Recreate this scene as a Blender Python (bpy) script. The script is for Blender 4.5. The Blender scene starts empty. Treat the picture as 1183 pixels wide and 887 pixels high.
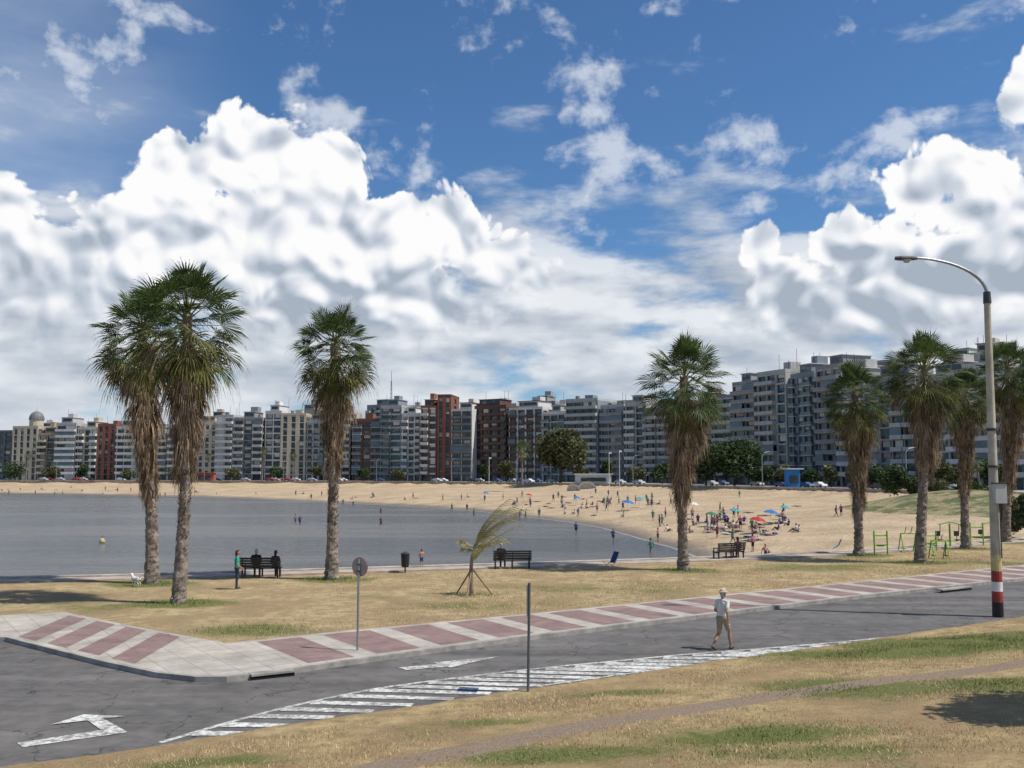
import bpy, bmesh, math, random
import numpy as np
from mathutils import Vector, Matrix, noise as mnoise
random.seed(7); np.random.seed(7)
R=random.random
def U(a,b): return a+(b-a)*R()
scene=bpy.context.scene; COL=scene.collection
# ------------------------------------------------------------------ survey / camera
CAMH=5.4; F=1100.0; TILT=math.atan(101.5/F)
ct,st=math.cos(TILT),math.sin(TILT)
def ray(px,py):
    a=(px-591.5)/F; b=(443.5-py)/F
    return Vector((a, ct-b*st, st+b*ct))
def G(px,py,z=0.0):
    d=ray(px,py); t=(z-CAMH)/d.z
    return (d.x*t,d.y*t)
def XA(px,Y,py=545):
    d=ray(px,py); return d.x*Y/d.y
def ZA(px,py,Y):
    d=ray(px,py); return CAMH+d.z*Y/d.y
cam_d=bpy.data.cameras.new("camera"); cam=bpy.data.objects.new("camera",cam_d); COL.objects.link(cam)
cam_d.sensor_width=36; cam_d.lens=F/1183*36; cam_d.clip_end=8000; cam_d.clip_start=0.1
cam.location=(0,0,CAMH); cam.rotation_euler=(math.pi/2+TILT,0,0)
scene.camera=cam
scene.view_settings.view_transform='Standard'; scene.view_settings.look='None'; scene.view_settings.exposure=0
SUN=Vector((0.56,-0.14,0.85)).normalized()
sl=bpy.data.lights.new("sun","SUN"); so=bpy.data.objects.new("sun",sl); COL.objects.link(so)
sl.energy=4.9; sl.angle=math.radians(0.5); sl.color=(1,0.95,0.87)
so.rotation_euler=SUN.to_track_quat('Z','Y').to_euler(); so.location=(60,-20,90)

# ------------------------------------------------------------------ node helpers
class NT:
    def __init__(s,nt): s.nt=nt; s.l=nt.links
    def n(s,t,**k):
        x=s.nt.nodes.new(t)
        for a,b in k.items(): setattr(x,a,b)
        return x
    def set(s,inp,v):
        if isinstance(v,bpy.types.NodeSocket): s.l.new(v,inp)
        elif v is not None:
            if isinstance(v,(tuple,list)) and inp.type=='RGBA' and len(v)==3: v=(*v,1)
            inp.default_value=v
    def m(s,op,a,b=None,c=None,clamp=False):
        x=s.n('ShaderNodeMath',operation=op,use_clamp=clamp)
        for i,v in enumerate((a,b,c)):
            if v is not None: s.set(x.inputs[i],v)
        return x.outputs[0]
    def v(s,op,a,b=None,c=None,sc=None):
        x=s.n('ShaderNodeVectorMath',operation=op)
        s.set(x.inputs[0],a)
        if b is not None: s.set(x.inputs[1],b)
        if c is not None: s.set(x.inputs[2],c)
        if sc is not None: s.set(x.inputs['Scale'],sc)
        return x.outputs['Value'] if op in('LENGTH','DOT_PRODUCT','DISTANCE') else x.outputs['Vector']
    def ss(s,x,a,b,lo=0.0,hi=1.0):
        r=s.n('ShaderNodeMapRange',interpolation_type='SMOOTHSTEP')
        s.set(r.inputs[0],x); s.set(r.inputs[1],a); s.set(r.inputs[2],b); s.set(r.inputs[3],lo); s.set(r.inputs[4],hi)
        return r.outputs[0]
    def mix(s,f,a,b,blend='MIX'):
        x=s.n('ShaderNodeMix',data_type='RGBA',blend_type=blend)
        s.set(x.inputs[0],f); s.set(x.inputs[6],a); s.set(x.inputs[7],b)
        return x.outputs[2]
    def noise(s,vec,scale,detail=4,rough=0.5,dim='3D',col=False,dist=0):
        x=s.n('ShaderNodeTexNoise',noise_dimensions=dim)
        if vec is not None: s.set(x.inputs['Vector'],vec)
        x.inputs['Scale'].default_value=scale; x.inputs['Detail'].default_value=detail
        x.inputs['Roughness'].default_value=rough; x.inputs['Distortion'].default_value=dist
        return x.outputs['Color' if col else 'Fac']

def newmat(name):
    m=bpy.data.materials.new(name); m.use_nodes=True
    t=NT(m.node_tree); b=m.node_tree.nodes['Principled BSDF']
    return m,t,b
def c3(c,k=1.0): return (c[0]*k,c[1]*k,c[2]*k,1)
_mc={}
def mat(name,color,rough=0.8,var=0.25,scale=3.0,bump=0.0,bscale=None,metal=0.0,island=0.0,spec=0.3,trans=0):
    key=(name,)
    if key in _mc: return _mc[key]
    m,t,b=newmat(name)
    geo=t.n('ShaderNodeNewGeometry')
    n=t.noise(geo.outputs['Position'],scale,3,0.6)
    col=t.mix(t.ss(n,0.25,0.75),c3(color,1-var),c3(color,1+var))
    if island>0:
        k=t.m('MULTIPLY_ADD',geo.outputs['Random Per Island'],island*2,1-island)
        col=t.v('SCALE',col,sc=k)
    t.set(b.inputs['Base Color'],col)
    b.inputs['Roughness'].default_value=rough; b.inputs['Metallic'].default_value=metal
    b.inputs['Specular IOR Level'].default_value=spec
    if bump>0:
        bp=t.n('ShaderNodeBump'); bp.inputs['Strength'].default_value=bump; bp.inputs['Distance'].default_value=0.05
        t.set(bp.inputs['Height'],t.noise(geo.outputs['Position'],bscale or scale*6,4,0.65)); t.set(b.inputs['Normal'],bp.outputs[0])
    if trans>0:
        out=[x for x in m.node_tree.nodes if x.type=='OUTPUT_MATERIAL'][0]
        tr=t.n('ShaderNodeBsdfTranslucent'); t.set(tr.inputs[0],col)
        mx=t.n('ShaderNodeMixShader'); mx.inputs[0].default_value=trans
        t.l.new(b.outputs[0],mx.inputs[1]); t.l.new(tr.outputs[0],mx.inputs[2]); t.l.new(mx.outputs[0],out.inputs[0])
    _mc[key]=m
    return m
# ------------------------------------------------------------------ mesh builder
class MB:
    def __init__(s): s.v=[]; s.f=[]; s.mi=[]; s.mats=[]
    def slot(s,m):
        if m not in s.mats: s.mats.append(m)
        return s.mats.index(m)
    def poly(s,pts,m):
        i=len(s.v); s.v.extend([tuple(p) for p in pts]); s.f.append(tuple(range(i,i+len(pts)))); s.mi.append(s.slot(m))
    def mesh(s,vs,fs,m):
        i=len(s.v); s.v.extend([tuple(p) for p in vs]); k=s.slot(m)
        for f in fs: s.f.append(tuple(i+a for a in f)); s.mi.append(k)
    def box(s,o,a,b,c,m):
        o,a,b,c=Vector(o),Vector(a),Vector(b),Vector(c)
        vs=[o,o+a,o+a+b,o+b,o+c,o+a+c,o+a+b+c,o+b+c]
        s.mesh(vs,[(0,3,2,1),(4,5,6,7),(0,1,5,4),(1,2,6,5),(2,3,7,6),(3,0,4,7)],m)
    def cbox(s,c,sz,m,rz=0):
        X=Vector((math.cos(rz),math.sin(rz),0))*sz[0]; Y=Vector((-math.sin(rz),math.cos(rz),0))*sz[1]; Z=Vector((0,0,sz[2]))
        s.box(Vector(c)-X/2-Y/2-Z/2,X,Y,Z,m)
    def tube(s,pts,rad,m,seg=8,cap=True):
        pts=[Vector(p) for p in pts]; n=len(pts)
        if not hasattr(rad,'__len__'): rad=[rad]*n
        vs=[];fs=[]
        ref=None
        for i,p in enumerate(pts):
            d=(pts[min(i+1,n-1)]-pts[max(i-1,0)]).normalized()
            if ref is None:
                ref=Vector((1,0,0)) if abs(d.x)<0.8 else Vector((0,1,0))
            a=(ref-d*ref.dot(d)).normalized(); ref=a; b=d.cross(a)
            for k in range(seg):
                t=2*math.pi*k/seg; vs.append(p+(a*math.cos(t)+b*math.sin(t))*rad[i])
        for i in range(n-1):
            for k in range(seg):
                k2=(k+1)%seg; fs.append((i*seg+k,i*seg+k2,(i+1)*seg+k2,(i+1)*seg+k))
        if cap:
            fs.append(tuple(range(seg))[::-1]); fs.append(tuple((n-1)*seg+k for k in range(seg)))
        s.mesh(vs,fs,m)
    def obj(s,name,smooth=False,loc=None):
        me=bpy.data.meshes.new(name); me.from_pydata(s.v,[],s.f)
        for m in s.mats: me.materials.append(m)
        me.polygons.foreach_set('material_index',s.mi)
        if smooth: me.polygons.foreach_set('use_smooth',[True]*len(s.f))
        me.update()
        o=bpy.data.objects.new(name,me); COL.objects.link(o)
        if loc: o.location=loc
        return o
def grid_obj(name,xs,ys,zs,material,attrs={}):
    r,c=xs.shape
    v=np.stack([xs,ys,zs],-1).reshape(-1,3)
    idx=np.arange(r*c).reshape(r,c)
    f=np.stack([idx[:-1,:-1],idx[:-1,1:],idx[1:,1:],idx[1:,:-1]],-1).reshape(-1,4)
    me=bpy.data.meshes.new(name)
    me.vertices.add(len(v)); me.vertices.foreach_set('co',v.astype(np.float32).ravel())
    me.loops.add(f.size); me.loops.foreach_set('vertex_index',f.astype(np.int32).ravel())
    me.polygons.add(len(f)); me.polygons.foreach_set('loop_start',np.arange(0,f.size,4,dtype=np.int32))
    me.polygons.foreach_set('use_smooth',np.ones(len(f),bool))
    me.update(calc_edges=True)
    for k,a in attrs.items():
        at=me.attributes.new(k,'FLOAT','POINT'); at.data.foreach_set('value',a.astype(np.float32).ravel())
    if me.polygons[0].normal.z<0: me.flip_normals()
    me.materials.append(material)
    o=bpy.data.objects.new(name,me); COL.objects.link(o); return o
def polydist(X,Y,pts):
    best=np.full(X.shape,1e9); 
    for (x0,y0),(x1,y1) in zip(pts[:-1],pts[1:]):
        dx,dy=x1-x0,y1-y0; L=dx*dx+dy*dy
        t=np.clip(((X-x0)*dx+(Y-y0)*dy)/L,0,1)
        d=np.hypot(X-x0-t*dx,Y-y0-t*dy); best=np.minimum(best,d)
    return best
def sst(x,a,b):
    t=np.clip((x-a)/(b-a),0,1); return t*t*(3-2*t)
def wav(X,Y,s,seed=0):
    rs=np.random.RandomState(seed); o=np.zeros_like(X)
    for k in range(10):
        a=rs.uniform(0,6.28); f=s*rs.uniform(0.5,2.2); o+=np.sin((X*np.cos(a)+Y*np.sin(a))*f+rs.uniform(0,6.28))/math.sqrt(f/s)
    return o/5

# ------------------------------------------------------------------ world sky
def make_world():
    w=bpy.data.worlds.new("World"); scene.world=w; w.use_nodes=True
    t=NT(w.node_tree); bg=w.node_tree.nodes['Background']; bg.inputs[1].default_value=0.1
    sky=t.n('ShaderNodeTexSky',sky_type='NISHITA'); sky.sun_disc=False
    sky.sun_elevation=math.asin(SUN.z); sky.sun_rotation=math.atan2(SUN.x,SUN.y)
    sky.air_density=1.0; sky.dust_density=0.3; sky.ozone_density=3.0
    tc=t.n('ShaderNodeTexCoord'); sp=t.n('ShaderNodeSeparateXYZ'); t.l.new(tc.outputs['Generated'],sp.inputs[0])
    az=t.m('ARCTAN2',sp.outputs[0],sp.outputs[1]); el=t.m('ARCSINE',sp.outputs[2])
    cp=t.n('ShaderNodeCombineXYZ'); t.set(cp.inputs[0],az); t.set(cp.inputs[1],el); p=cp.outputs[0]
    blobs=[(205,225,66,76),(290,185,80,60),(372,205,55,50),(440,255,60,42),(190,290,120,78),(330,285,165,90),(440,305,100,60),
           (528,265,58,50),(572,308,70,42),(400,350,240,66),
           (0,262,66,56),(75,305,58,55),(20,345,140,56),
           (876,285,28,42),(1065,200,58,38),(1145,235,78,56),(1005,285,80,48),(1100,308,125,76),(1190,300,80,105),(910,330,60,46),(1010,362,180,52),
           (1184,105,26,34)]
    wn=t.noise(p,9,2,0.5,'2D',True); wn=t.v('SUBTRACT',wn,(0.5,0.5,0.5)); P2=t.v('MULTIPLY_ADD',wn,(0.045,0.045,0),p)
    base=None
    for (bx,by,rx,ry) in blobs:
        d=ray(bx,by).normalized(); ca=math.atan2(d.x,d.y); ce=math.asin(d.z); sx=F/rx; sy=F/ry
        x=t.v('LENGTH',t.v('MULTIPLY_ADD',P2,(sx,sy,0),(-ca*sx,-ce*sy,0)))
        base=x if base is None else t.m('SMOOTH_MIN',base,x,0.3)
    base=t.m('SUBTRACT',1.0,base)
    def vor(vec,scale,det,feat='F1',rough=.5):
        vo=t.n('ShaderNodeTexVoronoi',voronoi_dimensions='2D',feature=feat); t.set(vo.inputs['Vector'],vec)
        vo.inputs['Scale'].default_value=scale; vo.inputs['Detail'].default_value=det; vo.inputs['Roughness'].default_value=rough; vo.inputs['Lacunarity'].default_value=2.3
        if feat=='SMOOTH_F1': vo.inputs['Smoothness'].default_value=0.4
        return vo.outputs['Distance']
    V0=vor(P2,21,2)
    W0=vor(P2,16,1,'SMOOTH_F1'); W1=vor(t.v('ADD',P2,(0.006,0.012,0)),16,1,'SMOOTH_F1')
    fn=t.noise(P2,55,4,0.6,'2D')
    H0=t.m('ADD',base,t.m('MULTIPLY_ADD',V0,-0.5,0.30)); H0=t.m('ADD',H0,t.m('MULTIPLY_ADD',fn,0.36,-0.18))
    edge=t.ss(el,0.12,0.24,0.75,0.14)
    cm=t.ss(H0,0.0,edge)
    lf=t.noise(p,8,4,0.55,'2D'); mf=t.noise(t.v('MULTIPLY',p,(1,1.4,1)),17,4,0.55,'2D')
    lit=t.m('MULTIPLY_ADD',t.m('SUBTRACT',W1,W0),2.0,0.80)
    lit=t.m('ADD',lit,t.ss(base,0.0,0.7,0.18,-0.06))
    lit=t.m('ADD',lit,t.ss(el,0.13,0.28,-0.62,0.12))
    lit=t.m('ADD',lit,t.m('MULTIPLY_ADD',lf,-0.55,0.275))
    lit=t.m('ADD',lit,t.m('MULTIPLY_ADD',mf,-0.5,0.25))
    lit=t.m('ADD',lit,t.m('MULTIPLY_ADD',fn,0.16,-0.08),clamp=True)
    cr=t.n('ShaderNodeValToRGB'); t.set(cr.inputs[0],lit)
    e=cr.color_ramp.elements; e[0].position=0; e[0].color=(3.9,4.5,5.4,1); e[1].position=1; e[1].color=(9.8,9.8,9.8,1)
    e2=cr.color_ramp.elements.new(0.40); e2.color=(6.1,6.65,7.45,1)
    e3=cr.color_ramp.elements.new(0.72); e3.color=(8.5,8.7,9.1,1)
    # stratiform layer toward the horizon
    sv=t.v('MULTIPLY_ADD',p,(1.0,3.0,1),(3.1,1.7,0))
    n2=t.noise(sv,6,6,0.55,'2D'); n2b=t.noise(t.v('ADD',sv,(0.012,0.05,0)),6,3,0.55,'2D')
    cov=t.m('ADD',n2,t.ss(el,0.36,0.17,-0.20,0.22)); cov=t.m('SUBTRACT',cov,t.ss(el,0.12,0.03,0.0,0.10))
    sm=t.m('MULTIPLY',t.ss(cov,0.43,0.66,0,1),t.ss(el,0.18,0.30,0.97,0.62))
    slit=t.m('MULTIPLY_ADD',t.m('SUBTRACT',n2,n2b),2.6,0.55); slit=t.m('ADD',slit,t.m('MULTIPLY_ADD',lf,-1.1,0.55),clamp=True)
    slit=t.m('MULTIPLY_ADD',slit,t.ss(el,0.06,0.14,0.6,1.0),t.ss(el,0.06,0.14,0.22,0.0))
    cr2=t.n('ShaderNodeValToRGB'); t.set(cr2.inputs[0],slit)
    e=cr2.color_ramp.elements; e[0].position=0.05; e[0].color=(3.9,4.5,5.4,1); e[1].position=0.95; e[1].color=(8.1,8.4,8.8,1)
    # high broken patches
    hv=t.v('MULTIPLY_ADD',p,(1,1.35,1),(2.37,5.2,0)); n3=t.noise(hv,12,7,0.6,'2D',dist=0.1)
    hm=t.ss(t.m('ADD',n3,t.m('MULTIPLY_ADD',lf,-0.85,0.425)),0.565,0.80,0,0.74)
    veil=t.m('MULTIPLY',t.ss(az,-0.26,-0.48,0,0.55),t.ss(el,0.45,0.34,0.6,1.0))
    hm=t.m('MAXIMUM',hm,t.m('MULTIPLY',veil,n2))
    blue=t.mix(1.0,sky.outputs[0],(0.60,0.86,1.08,1),'MULTIPLY')
    c=t.mix(hm,blue,(7.2,7.7,8.5,1)); c=t.mix(sm,c,cr2.outputs[0]); c=t.mix(cm,c,cr.outputs[0])
    t.set(bg.inputs[0],c)
    # rest of the dome (overhead, behind): same sky with broken cloud, cheaper
    bg2=t.n('ShaderNodeBackground'); bg2.inputs[1].default_value=0.1
    nb=t.noise(tc.outputs['Generated'],3.0,4,0.6)
    t.set(bg2.inputs[0],t.mix(t.ss(nb,0.5,0.65,0,.8),blue,(7.4,7.8,8.4,1)))
    f=t.m('MAXIMUM',t.ss(el,0.62,0.72),t.ss(t.m('ABSOLUTE',az),0.95,1.15))
    mx=t.n('ShaderNodeMixShader'); t.set(mx.inputs[0],f); t.l.new(bg.outputs[0],mx.inputs[1]); t.l.new(bg2.outputs[0],mx.inputs[2])
    out=[x for x in w.node_tree.nodes if x.type=='OUTPUT_WORLD'][0]; t.l.new(mx.outputs[0],out.inputs[0])
    w.cycles.sampling_method='MANUAL'; w.cycles.sample_map_resolution=256
make_world()

# ------------------------------------------------------------------ key lines on the ground
NEAR=[(-90,-28),(-30,5.6),G(0,889),G(200,861),G(400,829),G(610,798),G(850,762),G(1050,734),G(1183,713),(60,62),(160,125)]
FAR=[G(300,784),G(400,769),G(600,741),G(800,716),G(1000,691),G(1183,671),(60,68),(160,130)]
FARP=[G(258,748),G(400,733),G(600,714),G(800,694),G(1000,674),G(1183,655),(58,72),(158,135)]
WALL=[(-160,38),(-60,44),G(0,674),G(300,665),G(590,656),G(830,648),G(1000,640),G(1183,626),(75,97),(170,165)]
def resample(pts,step):
    out=[]; 
    for (x0,y0),(x1,y1) in zip(pts[:-1],pts[1:]):
        n=max(1,int(math.hypot(x1-x0,y1-y0)/step))
        for i in range(n): out.append((x0+(x1-x0)*i/n,y0+(y1-y0)*i/n))
    out.append(pts[-1]); return out
def smooth_line(pts,it=2):
    for _ in range(it):
        o=[pts[0]]
        for a,b in zip(pts[:-1],pts[1:]):
            o.append((a[0]*.75+b[0]*.25,a[1]*.75+b[1]*.25)); o.append((a[0]*.25+b[0]*.75,a[1]*.25+b[1]*.75))
        o.append(pts[-1]); pts=o
    return pts
NEARs=smooth_line(NEAR); WALLs=smooth_line(WALL)
nx=np.array([p[0] for p in NEARs]); ny=np.array([p[1] for p in NEARs])
wx=np.array([p[0] for p in WALLs]); wy=np.array([p[1] for p in WALLs])
def near_y(x): return np.interp(x,nx,ny)
def wall_y(x): return np.interp(x,wx,wy)
def bank_z(x,y):
    x=np.asarray(x,float); y=np.asarray(y,float)
    s=np.maximum(0,(near_y(x)-y)*0.85)
    return 0.05+0.07*s*sst(s,0,2.5)+wav(x,y,0.5,3)*0.05*sst(s,0.3,3)+wav(x,y,1.7,5)*0.018*sst(s,0.2,2)
def GB(px,py):
    d=ray(px,py); t=4.0
    while t<200:
        p=(d.x*t,d.y*t); z=CAMH+d.z*t
        zz=float(bank_z(p[0],p[1])) if p[1]<near_y(p[0]) else 0
        if z<=zz: return p
        t+=0.03
    return p
# ------------------------------------------------------------------ materials for ground
def grass_mat(name,straw,green,dirtc,sc=1.0):
    m,t,b=newmat(name); geo=t.n('ShaderNodeNewGeometry'); P=geo.outputs['Position']
    ag=t.n('ShaderNodeAttribute',attribute_name='green').outputs['Fac']; ad=t.n('ShaderNodeAttribute',attribute_name='dirt').outputs['Fac']
    n1=t.noise(P,0.35*sc,5,0.6); n2=t.noise(P,2.2*sc,5,0.65); n3=t.noise(P,14,4,0.7); n4=t.noise(P,60,2,0.7)
    col=t.mix(t.ss(n2,0.3,0.7),c3(straw,0.68),c3(straw,1.20)); col=t.mix(t.ss(n1,.38,.62,0,.75),col,c3((straw[0]*.74,straw[1]*.66,straw[2]*.68)))
    gf=t.ss(t.m('ADD',t.m('ADD',t.m('MULTIPLY',n1,0.6),t.m('MULTIPLY',n2,0.45)),t.m('MULTIPLY',ag,0.5)),0.56,0.80)
    col=t.mix(gf,col,t.mix(n3,c3(green,0.7),c3(green,1.5)))
    df=t.ss(t.m('ADD',t.m('MULTIPLY_ADD',n2,0.9,-0.25),ad),0.62,0.85)
    df2=t.ss(t.m('ADD',n3,t.m('MULTIPLY',n1,0.5)),0.78,0.98,0,0.6)
    col=t.mix(t.m('MAXIMUM',df,df2),col,t.mix(n3,c3(dirtc,0.8),c3(dirtc,1.25)))
    col=t.v('SCALE',col,sc=t.m('MULTIPLY_ADD',t.m('ADD',n3,n4),0.9,0.1))
    t.set(b.inputs['Base Color'],col); b.inputs['Roughness'].default_value=0.95; b.inputs['Specular IOR Level'].default_value=0.1
    bp=t.n('ShaderNodeBump'); bp.inputs['Strength'].default_value=0.8; bp.inputs['Distance'].default_value=0.07
    t.set(bp.inputs['Height'],t.m('ADD',n3,n4)); t.set(b.inputs['Normal'],bp.outputs[0])
    return m
GREEN=(0.175,0.18,0.06)
M_lawn=grass_mat('lawn_grass',(0.50,0.385,0.21),GREEN,(0.36,0.27,0.18)); M_bank=grass_mat('bank_grass',(0.50,0.375,0.195),(0.155,0.17,0.052),(0.33,0.25,0.18))
def asphalt_mat():
    m,t,b=newmat('asphalt'); geo=t.n('ShaderNodeNewGeometry'); P=geo.outputs['Position']
    n1=t.noise(P,0.25,4,0.6); n2=t.noise(P,2.0,5,0.65); n3=t.noise(P,90,2,0.7)
    vo=t.n('ShaderNodeTexVoronoi',feature='DISTANCE_TO_EDGE'); t.set(vo.inputs['Vector'],t.v('ADD',P,t.v('SCALE',t.noise(P,1.2,3,0.6,col=True),sc=1.6))); vo.inputs['Scale'].default_value=0.28
    crack=t.ss(vo.outputs['Distance'],0.0,0.012,0.4,1.0)
    mp=t.n('ShaderNodeMapping'); mp.inputs['Rotation'].default_value=(0,0,-0.60); mp.inputs['Scale'].default_value=(0.04,0.9,1); t.set(mp.inputs[0],P)
    trk=t.noise(mp.outputs[0],1.0,3,0.5)
    v=t.m('MULTIPLY_ADD',n1,0.13,0.045); v=t.m('ADD',v,t.m('MULTIPLY_ADD',n2,0.11,-0.055)); v=t.m('ADD',v,t.m('MULTIPLY_ADD',trk,0.14,-0.07)); v=t.m('MULTIPLY',v,t.m('MULTIPLY_ADD',n3,1.0,0.45)); v=t.m('MULTIPLY',v,crack)
    cc=t.n('ShaderNodeCombineColor'); t.set(cc.inputs[0],t.m('MULTIPLY',v,1.08)); t.set(cc.inputs[1],t.m('MULTIPLY',v,1.0)); t.set(cc.inputs[2],t.m('MULTIPLY',v,0.93))
    t.set(b.inputs['Base Color'],cc.outputs[0]); b.inputs['Roughness'].default_value=0.9
    bp=t.n('ShaderNodeBump'); bp.inputs['Strength'].default_value=0.4; bp.inputs['Distance'].default_value=0.01; t.set(bp.inputs['Height'],n3); t.set(b.inputs['Normal'],bp.outputs[0])
    return m
M_asph=asphalt_mat()
def paint_mat():
    m,t,b=newmat('road_paint'); geo=t.n('ShaderNodeNewGeometry'); P=geo.outputs['Position']
    n=t.noise(P,6,6,0.75); n2=t.noise(P,0.8,3,0.5)
    f=t.ss(t.m('ADD',n,t.m('MULTIPLY',n2,0.35)),0.54,0.78)
    t.set(b.inputs['Base Color'],t.mix(f,(0.66,0.65,0.61,1),(0.22,0.21,0.195,1))); b.inputs['Roughness'].default_value=0.8
    return m
M_paint=paint_mat()
def tile_mat(name,c1,c2,mort,scale=1.0):
    m,t,b=newmat(name); geo=t.n('ShaderNodeNewGeometry')
    mp=t.n('ShaderNodeMapping'); mp.inputs['Rotation'].default_value=(0,0,-math.atan2(FAR[5][1]-FAR[1][1],FAR[5][0]-FAR[1][0])); t.set(mp.inputs[0],geo.outputs['Position'])
    br=t.n('ShaderNodeTexBrick'); t.set(br.inputs['Vector'],mp.outputs[0]); br.offset=0
    br.inputs['Scale'].default_value=scale; br.inputs['Brick Width'].default_value=0.4; br.inputs['Row Height'].default_value=0.4; br.inputs['Mortar Size'].default_value=0.010
    br.inputs['Color1'].default_value=c3(c1); br.inputs['Color2'].default_value=c3(c2); br.inputs['Mortar'].default_value=c3(mort)
    n=t.noise(geo.outputs['Position'],1.1,6,0.7); n2=t.noise(geo.outputs['Position'],0.3,3,0.6)
    k=t.m('MULTIPLY',t.m('MULTIPLY_ADD',n,1.3,0.32),t.m('MULTIPLY_ADD',n2,0.6,0.7))
    t.set(b.inputs['Base Color'],t.v('SCALE',br.outputs[0],sc=k)); b.inputs['Roughness'].default_value=0.85
    return m
M_red=tile_mat('red_tiles',(0.215,0.135,0.12),(0.25,0.165,0.145),(0.17,0.125,0.11))
M_conc=tile_mat('concrete_paving',(0.43,0.39,0.33),(0.37,0.335,0.285),(0.29,0.26,0.225),0.5)
M_kerb=mat('kerb_stone',(0.30,0.28,0.25),0.85,0.3,2,0.2)
M_cwall=mat('seawall_concrete',(0.40,0.36,0.30),0.85,0.3,1.0,0.3)

# ------------------------------------------------------------------ ground sheets
g=MB(); g.poly([(-1500,-1500,-0.05),(1500,-1500,-0.05),(1500,20,-0.05),(-1500,20,-0.05)],M_lawn); g.obj('ground')
Lk=[(-90,31.2),(-19.5,31.0),G(6,741),G(60,755),G(120,770),G(180,783),G(225,788),G(262,788)]+FAR
xs0=[p[0] for p in Lk]; ys0=[p[1] for p in Lk]
ax=np.linspace(-90,160,700)
lowy=near_y(ax)-0.6; hiy=np.interp(ax,xs0,ys0)+0.25
grid_obj('road',np.stack([ax,ax]),np.stack([lowy,hiy]),np.zeros((2,700)),M_asph)
def slab(name,near,far,z,mtop,mk,kw=0.18):
    m=MB()
    for i in range(len(near)-1):
        a,b,c,d=near[i],near[i+1],far[i+1],far[i]
        def inn(p,q): 
            v=Vector((q[0]-p[0],q[1]-p[1],0)); L=v.length; v=v/L*kw; return (p[0]+v.x,p[1]+v.y)
        a2,b2=inn(a,d),inn(b,c)
        m.poly([(*a,-0.04),(*b,-0.04),(*b,z+0.01),(*a,z+0.01)],mk)
        m.poly([(*a,z+0.01),(*b,z+0.01),(*b2,z+0.01),(*a2,z+0.01)],mk)
        m.poly([(*a2,z),(*b2,z),(*c,z),(*d,z)],mtop)
    return m
def ptat(line,t):
    L=[0]
    for a,b in zip(line[:-1],line[1:]): L.append(L[-1]+math.hypot(b[0]-a[0],b[1]-a[1]))
    s=t*L[-1]; return (float(np.interp(s,L,[p[0] for p in line])),float(np.interp(s,L,[p[1] for p in line]))),L[-1]
FARd=resample(FAR,1.0); 
def project(p,line):
    best=None
    for a,b in zip(line[:-1],line[1:]):
        dx,dy=b[0]-a[0],b[1]-a[1]; t=max(0,min(1,((p[0]-a[0])*dx+(p[1]-a[1])*dy)/(dx*dx+dy*dy)))
        q=(a[0]+t*dx,a[1]+t*dy); d=math.hypot(q[0]-p[0],q[1]-p[1])
        if best is None or d<best[0]: best=(d,q)
    return best[1]
main=slab('p',FARd,[project(p,FARP) for p in FARd],0.13,M_conc,M_kerb)
LK=[(-90,31.2),(-19.5,31.0),G(6,741),G(60,755),G(120,770),G(180,783),G(225,788),G(262,788),G(300,784)]
LF=[(-90,35.0),(-22,34.8),G(40,713),G(75,711),G(160,729),G(258,747),G(258,748),G(258,748),G(258,748)]
side=slab('s',LK,LF,0.13,M_conc,M_kerb)
base_i=len(main.v)
main.v+=side.v
for f,mi in zip(side.f,side.mi): main.f.append(tuple(base_i+a for a in f)); main.mi.append(mi)
main.obj('promenade')
st_=MB(); z=0.134
Lm=ptat(FAR,0)[1]; s=1.6
def lerp(p,q,t): return (p[0]+(q[0]-p[0])*t,p[1]+(q[1]-p[1])*t)
while s<Lm-3:
    w=1.45
    a=ptat(FAR,s/Lm)[0]; b=ptat(FAR,(s+w)/Lm)[0]
    c=project(b,FARP); d=project(a,FARP)
    if math.hypot(c[0]-d[0],c[1]-d[1])>0.5:
        st_.poly([(*lerp(a,d,.09),z),(*lerp(b,c,.09),z),(*lerp(b,c,.93),z),(*lerp(a,d,.93),z)],M_red)
    s+=2.2
A=G(6,741);B=G(180,783);C=G(75,712);D=G(240,744)
Ls=math.hypot(B[0]-A[0],B[1]-A[1]); s=0.5
while s+1.3<Ls:
    def q(s,e):
        p=(A[0]+(B[0]-A[0])*s/Ls,A[1]+(B[1]-A[1])*s/Ls); r=(C[0]+(D[0]-C[0])*s/Ls,C[1]+(D[1]-C[1])*s/Ls); return (p[0]+(r[0]-p[0])*e,p[1]+(r[1]-p[1])*e)
    st_.poly([(*q(s,.08),z),(*q(s+1.2,.08),z),(*q(s+1.2,.94),z),(*q(s,.94),z)],M_red); s+=1.9
st_.obj('promenade_tiles')
PAL=[(175,674),(206,697),(383,669),(790,659),(992,641),(1063,650),(1116,634),(1162,627)]
palpos=[G(a,b,0.12) for a,b in PAL]
low=[(-160,32.5),(-22,33),G(100,735),G(230,765),G(330,768)]+[((a[0]+b[0])/2,(a[1]+b[1])/2) for a,b in zip(FAR[1:],FARP[1:])]
ax=np.concatenate([np.linspace(-160,-40,60),np.linspace(-39.5,60,320),np.linspace(61,158,60)])
ly=np.interp(ax,[p[0] for p in low],[p[1] for p in low]); hy=wall_y(ax)-0.02
fr=np.linspace(0,1,130)[:,None]
X=np.broadcast_to(ax,(130,len(ax))).copy(); Y=ly+(hy-ly)*fr
Z=0.12+wav(X,Y,0.35,9)*0.05*sst(fr,0.3,0.55)*(1-sst(fr,0.93,1.0))
gr=np.zeros_like(X)
for (a,b) in palpos: gr=np.maximum(gr,1-sst(np.hypot((X-a)*.7,(Y-b)),0.3,2.2)) 
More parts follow.
